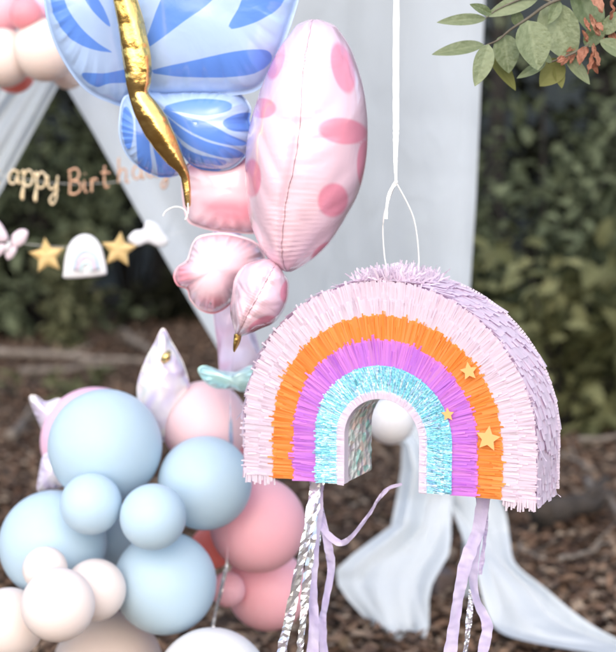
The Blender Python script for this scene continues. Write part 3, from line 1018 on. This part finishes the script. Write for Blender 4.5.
band('pink_fringe', .001, .055, .0003, C_PINK, 2, .0060)
band('orange_fringe', .052, .091, .0034, C_ORANGE)
band('purple_fringe', .089, .129, .0056, C_PURPLE)
mb = MB(); under(mb, .128, .171, .0080)
for o_, d in ((.148, .0086), (.160, .0096), (.170, .0104)):
    fringe(mb, o_, .022, 0, d, wid=.0026, lift=.0022, jit=.35, gap=-.2)
    fringe(mb, o_, .024, 0, d + .0008, wid=.0016, lift=.005, jit=.6, gap=.8)
mb.build('cyan_tinsel_fringe', C_CYAN, pin)
mb = MB(); under(mb, .1655, .1785, .0122)
for o_, d in ((.178, .0126),): fringe(mb, o_, .013, 0, d, wid=.0036, lift=.0015, jit=.3, gap=-.2)
rr = [[W3(*arch(.1785, alen(.1785) * i / NB)[:2], d) for d in (.0125, -.003)] for i in range(NB + 1)]
mb.grid(rr, [[.6, .6]] * (NB + 1))
mb.build('rim_band', C_RIM, pin)

# outer side: crepe rows wrapped over the edge, ragged tips standing out
mb = MB()
nrow = 46
tot = alen(0)
for k in range(nrow):
    s_b = tot * (k + .5) / nrow
    left = s_b < tot / 2
    wpos = -.003
    while wpos < PT:
        wv = .017 * (.4 + 1.0 * random.random())
        u, v, nu, nv = arch(0, s_b + (random.random() - .5) * .010)
        tu, tv = (nv, -nu) if not left else (-nv, nu)       # towards the foot on either leg
        l = .034 * (.6 + .6 * random.random())
        lf = .0006 + .0020 * random.random()
        if random.random() < .03: lf += .006 + .012 * random.random(); l *= .9; wv *= .14
        a = random.random() * .98 + .01
        bw = (random.random() - .5) * .004
        rows = []
        for t in (0, .3, .55, .8, 1.):
            pu = u + tu * l * t + nu * (.001 + lf * t ** 1.3)
            pv = v + tv * l * t + nv * (.001 + lf * t ** 1.3)
            if pv < -.006: pv = -.006 + (pv + .006) * .3
            dd_ = -wpos + bw * math.sin(t * 3)
            cup = .0018 * math.sin(t * 5 + a * 9)
            rows.append([W3(pu, pv, dd_), W3(pu + nu * cup, pv + nv * cup, dd_ - wv * .5), W3(pu, pv, dd_ - wv * (1 - .15 * t))])
        mb.grid(rows, [[a, a, a]] * 5)
        wpos += wv * .7
mb.build('side_fringe', C_SIDE, pin)
# back face fringe (seen only from behind)
mb = MB()
def fringe_back(off, L):
    s = 0
    while s < alen(off):
        u, v, nu, nv = arch(off, s); tu, tv = nv, -nu
        a = .01 + .98 * random.random()
        mb.grid([[W3(u - tu * .002, v - tv * .002, -PT - .001), W3(u + tu * .002, v + tv * .002, -PT - .001)],
                 [W3(u + nu * L - tu * .002, v + nv * L - tv * .002, -PT - .003 - .003 * random.random()), W3(u + nu * L + tu * .002, v + nv * L + tv * .002, -PT - .004)]], [[a, a]] * 2)
        s += .0045
for o_ in np.arange(.02, .178, .02): fringe_back(o_, .026)
mb.build('back_fringe', C_PINK, pin)
# bottom fringe under both feet
for (ua, ub) in ((0, .05), (.43, PL)):
    mb = MB()
    u = ua
    while u < ub:
        for dd_ in (.002, -.002):
            a = .01 + .98 * random.random(); l = .008 + .010 * random.random(); x = (random.random() - .5) * .004
            mb.grid([[W3(u, .004, dd_), W3(u + .003, .004, dd_)], [W3(u + x, -l, dd_ + .003 * random.random()), W3(u + .0025 + x, -l, dd_)]], [[a, a]] * 2)
        u += .0035
    mb.build('foot_fringe', C_PINK, pin)
# ragged tuft on top where the string goes in
mb = MB()
for k in range(900):
    s_ = tot / 2 + max(-.055, min(.055, random.gauss(0, .030)))
    u, v, nu, nv = arch(0, s_)
    d = -PT * random.random()
    an = random.gauss(0, .75); bn = random.gauss(0, .6)
    l = .010 + .019 * random.random()
    dr = (E1 * (nu * math.cos(an) + nv * math.sin(an)) + Vector((0, 0, nv * math.cos(an))) + NF * math.sin(bn)).normalized()
    p0 = W3(u, v - .001, d)
    sd_ = dr.cross(Vector((random.random() - .5, random.random() - .5, random.random() - .5))).normalized() * .0016
    p1 = p0 + dr * l * .6; p2 = p0 + dr * l + Vector((0, 0, -.003 * random.random()))
    a = .3 + .69 * random.random()
    mb.grid([[p0 - sd_, p0 + sd_], [p1 - sd_, p1 + sd_], [p2 - sd_ * .7, p2 + sd_ * .7]], [[a, a]] * 3)
mb.build('top_tuft', C_PINK, pin)


def face_uv(px, py):
    """u, v of the front-face point seen at a photo pixel"""
    d = P(px, py, 1) - CAM
    t = (O_ - CAM).dot(NF) / d.dot(NF)
    q = CAM + d * t - O_
    return q.dot(E1), q.z


STAR = crepe('apricot_star_paper', (.92, .44, .15), (.94, .50, .22), .1)
for px, py, r, rot in ((472, 370, .014, .2), (451, 413, .0105, .1), (491, 437, .0195, -.1)):
    u, v = face_uv(px, py)
    mb = MB()
    for d in (.0135, .0147):
        c = mb.vert(W3(u, v, d), .5)
        ids = []
        for k in range(10):
            q = math.pi / 2 + rot + k * math.pi / 5; rr_ = r if k % 2 == 0 else r * .48
            ids.append(mb.vert(W3(u + rr_ * math.cos(q), v + rr_ * math.sin(q), d), .4 + .02 * k))
        for k in range(10): mb.face((c, ids[k], ids[(k + 1) % 10]))
        if d < .014: first = ids
        else:
            for k in range(10): mb.face((first[k], first[(k + 1) % 10], ids[(k + 1) % 10], ids[k]))
    mb.build('star', STAR, pin, smooth=False)


# string loop into the tuft, hanging ribbon above
def ribbon(mb, path, width, seed=0., twist=.6, crinkle=.0015, n=90, face=(0, -1, .1), taper=1., a=None):
    """crepe or foil ribbon along photo points (px, py, Y), gently twisted and crinkled"""
    c = np.array(catmull(path, n))
    pts = [P(*q) for q in c]
    rows, at = [], []
    for i, p in enumerate(pts):
        t = (pts[min(i + 1, n - 1)] - pts[max(i - 1, 0)]).normalized()
        f = Vector(face)
        s = t.cross(f).normalized(); f2 = s.cross(t).normalized()
        k = i / (n - 1)
        ang = twist * (math.sin(k * 7 + seed) + .6 * noise.noise((k * 6, seed, 0)))
        s2 = s * math.cos(ang) + f2 * math.sin(ang)
        wv = width * .5 * (1 + .16 * noise.noise((k * 22, seed, 5))) * (1 + (taper - 1) * k)
        r = []
        for j, v in enumerate((-1, -.4, .3, 1)):
            r.append(p + s2 * (wv * v) + f2 * (crinkle * (noise.noise((k * 38, v * 1.2, seed)) + .6 * math.sin(j * 2.1 + k * 40))))
        rows.append(r); at.append([max(.01, min(1, .5 + .6 * noise.noise((k * 12, j * .7, seed + 2)))) for j in range(4)])
    mb.grid(rows, at)
    return mb


LY = 2.2
mb = MB()
kn = (396, 182, LY)
t1, t2 = W3(PR - .012, PL - PR - PS + .0, -PT * .5), W3(PR + .032, PR + PS - .004, -PT * .5)
t1 = W3(PR - .013, PR + PS - .002, -PT * .5)
for tgt, bow in ((t1, -.016), (t2, .016)):
    a0 = P(*kn)
    mid = a0.lerp(tgt, .35) + E1 * bow; mid2 = a0.lerp(tgt, .75) + E1 * bow * .7
    mb.tube([Vector(q) for q in catmull([a0, mid, mid2, tgt], 30)], .0013, 7)
mb.build('string_loop', M_WHITE, pin)
tag(pin, 'rainbow pinata of crepe fringe with orange stars, foil lined arch and trailing streamers', 'pinata')

hr = MB()
ribbon(hr, [(397, -330, LY), (397, -100, LY), (396, 60, LY), (396, 130, LY)], .0095, 1, .25, .0004, 60)
ribbon(hr, [(396, 128, LY), (395.5, 160, LY), kn], .0094, 2, .3, .0004, 30, taper=.35)
ribbon(hr, [kn, (390, 192, LY - .005), (387, 205, LY - .006), (386, 219, LY - .005)], .006, 3, .5, .0004, 30, taper=.8)
kp = P(*kn)
hr.tube([kp + Vector((0, 0, .004)), kp + Vector((0, 0, .0015)), kp - Vector((0, 0, .0015)), kp - Vector((0, 0, .004))], [.0015, .003, .003, .0015], 10)
tag(hr.build('hanging_ribbon', M_WHITE, loc=kp), 'white satin ribbon holding up the pinata', 'ribbon')

# streamers
LILAC = mat('lilac_crepe_ribbon', (.66, .55, .82), .7, col2=(.82, .74, .90), rnd=True, trans=.4, spec=.2, bump=.12, bscale=200)
SILV = irid_mat('silver_foil_ribbon', [(.85, .84, .86), (.72, .72, .78), (.9, .9, .9), (.76, .70, .84), (.82, .84, .88)], .26, .8, scale=25, bump=.25, bscale=34)  # lilac reflections mixed into the foil colours
yl, yr = 2.29, 2.18
for path, wd, tw in [
    ([(316, 474, yl), (317, 505, yl - .02), (315, 540, yl - .03), (311, 580, yl - .03), (314, 620, yl - .03), (312, 665, yl - .03)], .020, .7),
    ([(318, 476, yl + .02), (321, 510, yl), (328, 545, yl - .01), (331, 570, yl), (325, 605, yl), (322, 630, yl), (326, 670, yl)], .0145, .9),
    ([(312, 476, yl), (318, 512, yl - .01), (324, 530, yl - .015), (340, 543, yl - .02), (352, 536, yl - .03), (368, 516, yl - .03), (378, 500, yl - .03), (388, 489, yl - .03), (402, 484, yl - .03)], .0145, .9),
]:
    mb = MB(); ribbon(mb, path, wd, wd * 900, tw, .0026, 110, taper=.35 if wd == .0145 and path[-1][0] > 390 else 1.); mb.build('crepe_streamer', LILAC, pin)
for path, wd, tw in [
    ([(324, 474, yl), (320, 500, yl), (322, 520, yl), (318, 545, yl + .01)], .007, .9),
    ([(316, 480, yl - .02), (309, 525, yl - .05), (300, 565, yl - .06), (291, 610, yl - .06), (284, 640, yl - .06), (279, 670, yl - .06)], .0165, .6),
    ([(318, 480, yl - .01), (312, 540, yl - .045), (306, 590, yl - .05), (302, 630, yl - .05), (297, 670, yl - .05)], .0125, .6),
]:
    mb = MB(); ribbon(mb, path, wd, wd * 700, tw, .0012, 46); mb.v = [(x + random.gauss(0, .0006), y + random.gauss(0, .0013), z + random.gauss(0, .0008)) for x, y, z in mb.v]; mb.build('foil_streamer', SILV, pin, smooth=False)
for path, wd, tw in [
    ([(484, 494, yr), (478, 530, yr), (466, 562, yr), (458, 600, yr), (452, 640, yr), (446, 680, yr)], .020, .5),
    ([(478, 494, yr + .02), (479, 530, yr + .02), (473, 565, yr + .03), (476, 598, yr + .03), (487, 625, yr + .02), (483, 650, yr + .02), (476, 680, yr)], .017, .9),
    ([(488, 496, yr + .02), (486, 520, yr + .03), (484, 545, yr + .03), (480, 575, yr + .03)], .008, .9),
]:
    mb = MB(); ribbon(mb, path, wd, wd * 800, tw, .0026, 110); mb.build('crepe_streamer', LILAC, pin)
mb = MB(); ribbon(mb, [(472, 590, yr + .04), (470, 610, yr + .04), (467, 640, yr + .04), (463, 670, yr + .04)], .010, 3, .6, .002, 60); mb.build('foil_streamer', SILV, pin, smooth=False)

# silver ribbon hanging among the balloons, white curl under the blue butterfly
mb = MB()
ribbon(mb, [(236, 330, 2.62), (232, 370, 2.62), (230, 395, 2.68), (231, 440, 2.73), (230, 485, 2.79), (227, 525, 2.72), (227, 560, 2.70), (221, 590, 2.70), (214, 620, 2.70), (206, 660, 2.68)], .008, 4, 1.6, .0015, 160)
tag(mb.build('foil_ribbon', SILV, smooth=False, loc=P(228, 520, 2.72)), 'twisted silver ribbon hanging between blue and pink balloons', 'ribbon')
mb = MB()
cu = [P(x, y, 2.39) for x, y in catmull([(188, 203), (188, 214), (185, 220), (187, 214), (182, 208), (174, 207), (166, 211), (163, 216)], 50)]
mb.tube(cu, .0014, 6)
tag(mb.build('curling_ribbon', M_WHITE, loc=cu[0]), 'thin white curling ribbon tied under the gold tail of the blue butterfly', 'ribbon')

# ------------------------------------------------------------------ gold script banner and charm garland
GLET = mat('gold_card', (.80, .62, .38), .35, .6, col2=(.86, .72, .50), vscale=30, bump=.3, bscale=80)
ROSEG = mat('rose_gold_card', (.62, .36, .24), .35, .75, col2=(.72, .46, .30), vscale=30, bump=.3, bscale=80)
BY = 3.25
GLY = {   # strokes in x-height units (x right, y up from the baseline)
    'H': [[(.1, 0), (.15, .9), (.3, 1.7)], [(.75, 1.7), (.7, .8), (.7, 0), (.9, .05)], [(0, .8), (.4, .9), (.9, .85)]],
    'a': [[(.7, .85), (.4, 1), (.08, .6), (.15, .1), (.45, .05), (.7, .5)], [(.74, .95), (.7, .4), (.78, .05), (.95, .15)]],
    'p': [[(.05, .8), (.16, .95), (.16, 0), (.12, -.8), (.02, -.6), (.16, 0)], [(.16, .6), (.45, 1), (.75, .7), (.65, .15), (.35, .0), (.17, .25)]],
    'y': [[(.05, .95), (.08, .3), (.35, .05), (.65, .4)], [(.72, .95), (.66, .2), (.6, -.6), (.35, -.95), (.2, -.6), (.75, .05)]],
    'B': [[(.1, 1.6), (.14, .8), (.1, 0)], [(0, 1.5), (.5, 1.7), (.75, 1.35), (.55, .95), (.2, .88)], [(.2, .88), (.7, .8), (.85, .35), (.5, 0), (.05, .05)]],
    'i': [[(.1, .9), (.12, .2), (.3, .05)], [(.14, 1.35), (.17, 1.4)]],
    'r': [[(.08, .95), (.12, .5), (.12, 0)], [(.12, .55), (.3, .95), (.55, .85)]],
    't': [[(.25, 1.5), (.22, .6), (.3, .05), (.55, .15)], [(0, 1.0), (.3, 1.05), (.6, 1.0)]],
    'h': [[(.12, 1.7), (.12, .8), (.1, 0)], [(.12, .5), (.35, .95), (.6, .8), (.6, .1), (.8, .1)]],
    'd': [[(.65, .8), (.35, 1), (.06, .55), (.2, .05), (.5, .1), (.68, .5)], [(.72, 1.7), (.68, .6), (.75, .05), (.9, .15)]],
}
ban = empty('birthday_banner', P(70, 190, BY))
chars = [('H', -14, 183, 15), ('a', 8, 184, 14), ('p', 21, 186, 16), ('p', 34, 188, 16), ('y', 47, 190, 15),
         ('B', 68, 194, 15), ('i', 83, 193, 14), ('r', 90, 192, 14), ('t', 101, 188, 15), ('h', 117, 183, 15), ('d', 132, 179, 14), ('a', 146, 177, 13), ('y', 159, 176, 13)]
for ch, x0, y0, sz in chars:
    mb = MB()
    for st in GLY[ch]:
        c = catmull(st, 26)
        mb.tube([P(x0 + q[0] * sz, y0 - q[1] * sz, BY - .003) for q in c], 1.1 * pix(BY), 8, flat=1, up=(0, 1, 0))
    mb.build('letter', GLET if x0 < 60 else ROSEG, ban)
mb = MB()
mb.tube([P(x, 172 + 14 * math.sin((x + 20) / 200 * math.pi) - 2, BY) for x in np.linspace(-60, 185, 30)], .0005, 6)
mb.build('string', M_WHITE, ban)
tag(ban, 'gold script Happy Birthday letter banner strung between the drapes', 'banner')

GY = 3.2
mb = MB()
def sag(x): return 231 + 16 * math.sin(max(0, min(1, (x + 40) / 225)) * math.pi)
mb.tube([P(x, sag(x), GY) for x in np.linspace(-60, 185, 40)], .0005, 6)
tag(mb.build('garland_string', M_WHITE, loc=P(60, 240, GY)), 'thin white string carrying the star and rainbow charms', 'string')


def plaque(outline, Y, thick, name, m, label, group, n=90, dome=.004):
    """rounded felt or card cut-out with soft edges"""
    ol = resample([np.array(q, float) for q in outline], n) if len(outline) > 60 else resample(outline, n)
    c = ol.mean(axis=0)
    mb = MB(); rows = []
    for s, h in ((.0, thick / 2 + dome), (.5, thick / 2 + dome * .8), (.85, thick / 2 + dome * .3), (.97, thick * .42), (1., 0), (.97, -thick * .42), (.85, -thick / 2), (.0, -thick / 2)):
        rows.append([P(*(c + (q - c) * max(s, .01)), Y - h) for q in ol])
    mb.grid(rows, closed=True)
    return tag(mb.build(name, m, loc=P(c[0], c[1], Y)), label, 'charm', group)


def star_outline(cx, cy, r, rot, inner=.5):
    v = [(cx + (r if k % 2 == 0 else r * inner) * math.sin(rot + k * math.pi / 5), cy - (r if k % 2 == 0 else r * inner) * math.cos(rot + k * math.pi / 5)) for k in range(10)]
    out = []
    for a, b in zip(v, v[1:] + v[:1]):
        for t in np.linspace(0, 1, 6, endpoint=False): out.append(np.array(a) * (1 - t) + np.array(b) * t)
    return out


GOLDF = mat('gold_felt', (.62, .43, .17), .55, .3, col2=(.72, .52, .24), vscale=40, bump=.3, bscale=120)
GC = 'charms on the garland'
plaque(star_outline(47, 256, 19, -.12), GY, .012, 'star_charm', GOLDF, 'gold star charm left of the rainbow charm', GC, 120)
plaque(star_outline(119, 250, 19, .1), GY, .012, 'star_charm', GOLDF, 'gold star charm right of the rainbow charm', GC, 120)
WF = mat('white_felt', (.80, .80, .82), .8, var=.05)
rb = [(64, 278), (63.5, 272), (65, 258), (69, 245), (76, 237), (85, 234), (94, 237), (101, 246), (105, 260), (107, 272), (105, 275), (95, 276.5), (80, 278)]
rbo = plaque([tuple(q) for q in catmull(rb, 100, True)], GY - .005, .014, 'rainbow_charm', WF, 'white arched rainbow charm between the two gold stars', GC)
for k, (rad, colr) in enumerate(((12.5, (.55, .68, .78)), (9, (.76, .62, .74)), (5.5, (.60, .76, .78)))):
    mb = MB()
    pts = [P(86 + rad * .95 * math.cos(q), 272 - rad * 1.7 * max(0, math.sin(q)) ** .8 - 0, GY - .0172) for q in np.linspace(0.05, math.pi - .05, 24)]
    mb.tube(pts, 1.5 * pix(GY), 8)
    mb.build('rainbow_stripe', mat('pastel_stripe_%d' % k, colr, .8), rbo)
PBF = mat('pink_felt', (.80, .66, .72), .8, var=.08)
bf = empty('butterfly_charm', P(10, 242, GY))
for nm, ol in (('wing', [(11, 240), (14, 233), (22, 229), (28, 232), (25, 242), (18, 247), (12, 246)]), ('wing', [(11, 246), (17, 248), (14, 256), (8, 260), (5, 254), (7, 247)]),
               ('wing', [(8, 240), (4, 228), (-4, 219), (-14, 220), (-13, 232), (-4, 241)]), ('wing', [(7, 246), (0, 244), (-9, 248), (-8, 256), (0, 256)])):
    o_ = resample(catmull(ol, 120, True), 60); c = o_.mean(axis=0); mb = MB()
    mb.grid([[P(*(c + (q - c) * max(s, .01)), GY - h) for q in o_] for s, h in ((0, .008), (.8, .007), (1, .002), (1, -.002), (.8, -.005), (0, -.006))], closed=True)
    mb.build(nm, PBF, bf)
mb = MB(); mb.tube([P(11, 236, GY - .008), P(9, 244, GY - .01), P(6, 252, GY - .008)], [.003, .005, .003], 8); mb.build('body', WF, bf)
tag(bf, 'pinkish white butterfly charm at the left end of the garland', 'charm', GC)
plaque([tuple(q) for q in catmull([(128, 239), (134, 231), (143, 229), (146, 221), (156, 223), (163, 232), (169, 242), (160, 247), (148, 243), (137, 246)], 90, True)], GY, .012, 'unicorn_charm', WF, 'white charm in front of the drape, right of the gold stars', GC)

# ------------------------------------------------------------------ tree beside the frame: carries the ribbon and the leafy branch
T0 = Vector((1.62, 3.4, 0))
tr = empty('tree', T0)
mb = MB()
pts = [T0 + Vector((.03 * noise.noise((t * 3, 1, 2)) + .02 * t, .03 * noise.noise((t * 3, 6, 2)), -.1 + 5.2 * t)) for t in np.linspace(0, 1, 16)]
mb.tube(pts, [.10 * (1.3 - t * 1.2 if t < .2 else 1.06 - .6 * t) for t in np.linspace(0, 1, 16)], 14)
mb.build('trunk', M_BARK, tr)
mb = MB()
top = P(397, -326, LY)
lp = catmull([T0 + Vector((0, 0, 1.75)), T0 + Vector((-.45, -.35, 2.1)), top + Vector((.25, .25, .06)), top + Vector((0, 0, .012)), top + Vector((-.35, -.2, .1))], 40)
mb.tube([Vector(q) for q in lp], [.04 * (1 - .75 * t) for t in np.linspace(0, 1, 40)], 10)
mb.build('limb', M_BARK, tr)
TY = 2.36
TW = mat('green_grey_twig', (.15, .135, .10), .85, col2=(.09, .075, .055), vscale=30)
def twig(path, r0, r1):
    mb = MB(); c = catmull(path, 40); pts = [P(*q) for q in c]
    mb.tube(pts, list(np.linspace(r0, r1, 40)), 7); return mb.build('twig', TW, tr)
q0 = T0 + Vector((-.05, -.05, 1.62))
mb = MB()
root = [q0, q0.lerp(P(690, -40, TY), .5) + Vector((0, 0, .1)), P(690, -40, TY)]
mb.tube([Vector(q) for q in catmull(root, 24)], list(np.linspace(.016, .005, 24)), 8); mb.build('twig', TW, tr)
twig([(690, -40, TY), (640, -22, TY), (590, -10, TY), (552, 2, TY), (528, 18, TY), (510, 30, TY), (498, 40, TY), (486, 45, TY)], .004, .0012)
twig([(690, -40, TY), (650, 5, TY), (612, 30, TY), (585, 47, TY), (564, 57, TY), (548, 63, TY)], .004, .0012)
twig([(552, 2, TY), (530, -3, TY), (500, 8, TY), (486, 18, TY)], .002, .001)


def leaf(base, tip, hw, m, roll=0., Y=TY, curl=.1, wavy=0.):
    """one broad leaf with a midrib fold, base and tip in photo pixels"""
    b, t = P(base[0], base[1], Y), P(tip[0], tip[1], Y - .01)
    ax = (t - b); L = ax.length; ax.normalize()
    n_ = Vector((roll, -1, .25)).normalized()
    s = ax.cross(n_).normalized(); u = s.cross(ax)
    W = hw * pix(Y)
    mb = MB(); rows, at = [], []
    a0 = .15 + .7 * random.random()
    for k in np.linspace(0, 1, 14):
        w_ = W * (math.sin(math.pi * k ** .8) ** .75) if 0 < k < 1 else .0004
        r = []
        for v in np.linspace(-1, 1, 13):
            h = abs(v) * w_ * .28 + curl * L * (k - .5) ** 2 * -1 + wavy * L * noise.noise((k * 5, v * 2, base[0]))
            r.append(b + ax * (L * k) + s * (w_ * v) + u * h)
        rows.append(r); at.append([min(1, max(.01, a0 + (.25 if abs(v) < .15 else 0) + .22 * noise.noise((k * 5, v * 2, base[1])) + .10 * math.sin(k * 46 - abs(v) * 9))) for v in np.linspace(-1, 1, 13)])
    mb.grid(rows, at)
    return mb.build('leaf', m, tr)


for base, tip, hw, roll in [((486, 18), (437, 22), 6, .2), ((484, 44), (432, 54), 7, -.3), ((489, 44), (475, 86), 10, .2), ((504, 34), (509, 73), 13, -.1), ((528, 20), (538, 70), 18, .1),
                            ((547, 3), (573, 62), 20, -.2), ((540, -6), (486, 16), 9, .3), ((492, 14), (470, 4), 5, 0), ((546, 62), (517, 78), 5, .3), ((575, -15), (600, 40), 17, .3), ((600, -10), (560, -25), 12, 0),
                            ((600, 40), (640, 62), 9, .2), ((585, 46), (607, 20), 9, .1), ((520, 26), (514, 8), 6, -.3), ((566, 56), (590, 84), 7, .2), ((604, 34), (622, 10), 8, -.2), ((560, 0), (548, 24), 6, .4), ((552, 62), (538, 52), 4, .2)]:
    leaf(base, tip, hw, M_LEAF_FRONT, roll, TY + random.uniform(-.03, .03))
for base, tip, hw in [((489, 50), (516, 90), 8), ((562, 60), (540, 86), 12), ((556, 64), (562, 88), 6)]:
    leaf(base, tip, hw, M_LEAF_YEL, .2, TY + .03)
dead = [((592, -6), (603, 12), 7), ((599, 36), (590, 14), 4), ((586, 46), (579, 64), 7), ((592, 44), (599, 66), 4), ((570, 54), (561, 66), 5), ((610, 30), (617, 52), 5), ((612, 20), (613, -2), 3), ((578, 45), (566, 52), 3), ((594, 50), (588, 74), 3),
        ((602, 36), (607, 48), 3), ((575, 50), (570, 64), 3), ((588, 42), (583, 30), 3), ((596, 22), (603, 30), 4), ((564, 57), (556, 62), 4), ((590, 58), (598, 74), 4), ((584, 18), (590, 32), 3)]
for base, tip, hw in dead:
    o = leaf(base, tip, hw * .85, M_LEAF_DEAD, random.uniform(-.8, .8), TY + random.uniform(-.03, .02), random.uniform(-.4, .5), .2)
    o.name = 'withered_leaf'; o['label'] = 'curled withered orange leaf'
mb = MB()
for k in range(34):
    d = unit(1)[0]
    q = np.array([2.0, 4.2, 5.4]) + d * np.array([1.3, 1.2, .8]) * (.4 + .6 * RNG.random())
    spray(mb, q, q + d * .3, 22, .12, .12)
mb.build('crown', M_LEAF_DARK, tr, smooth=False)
tag(tr, 'tree reaching in at the upper right with grey green leaves and withered orange ones', 'tree')
T1 = Vector((-2.15, 4.0, 0))
tl = empty('tree', T1)
mb = MB(); mb.tube([T1 + Vector((.04 * noise.noise((t * 3, 3, 2)), 0, -.1 + 5 * t)) for t in np.linspace(0, 1, 14)], [.11 * (1.1 - .6 * t) for t in np.linspace(0, 1, 14)], 14)
mb.build('trunk', M_BARK, tl)
mb = MB()
for k in range(34):
    d = unit(1)[0]; q = np.array([-2.4, 4.8, 5.4]) + d * np.array([1.3, 1.2, .8]) * (.4 + .6 * RNG.random()); spray(mb, q, q + d * .3, 22, .12, .12)
mb.build('crown', M_LEAF_DARK, tl, smooth=False)
tag(tl, 'tree beyond the left edge that holds the end of the curtain rope', 'tree')
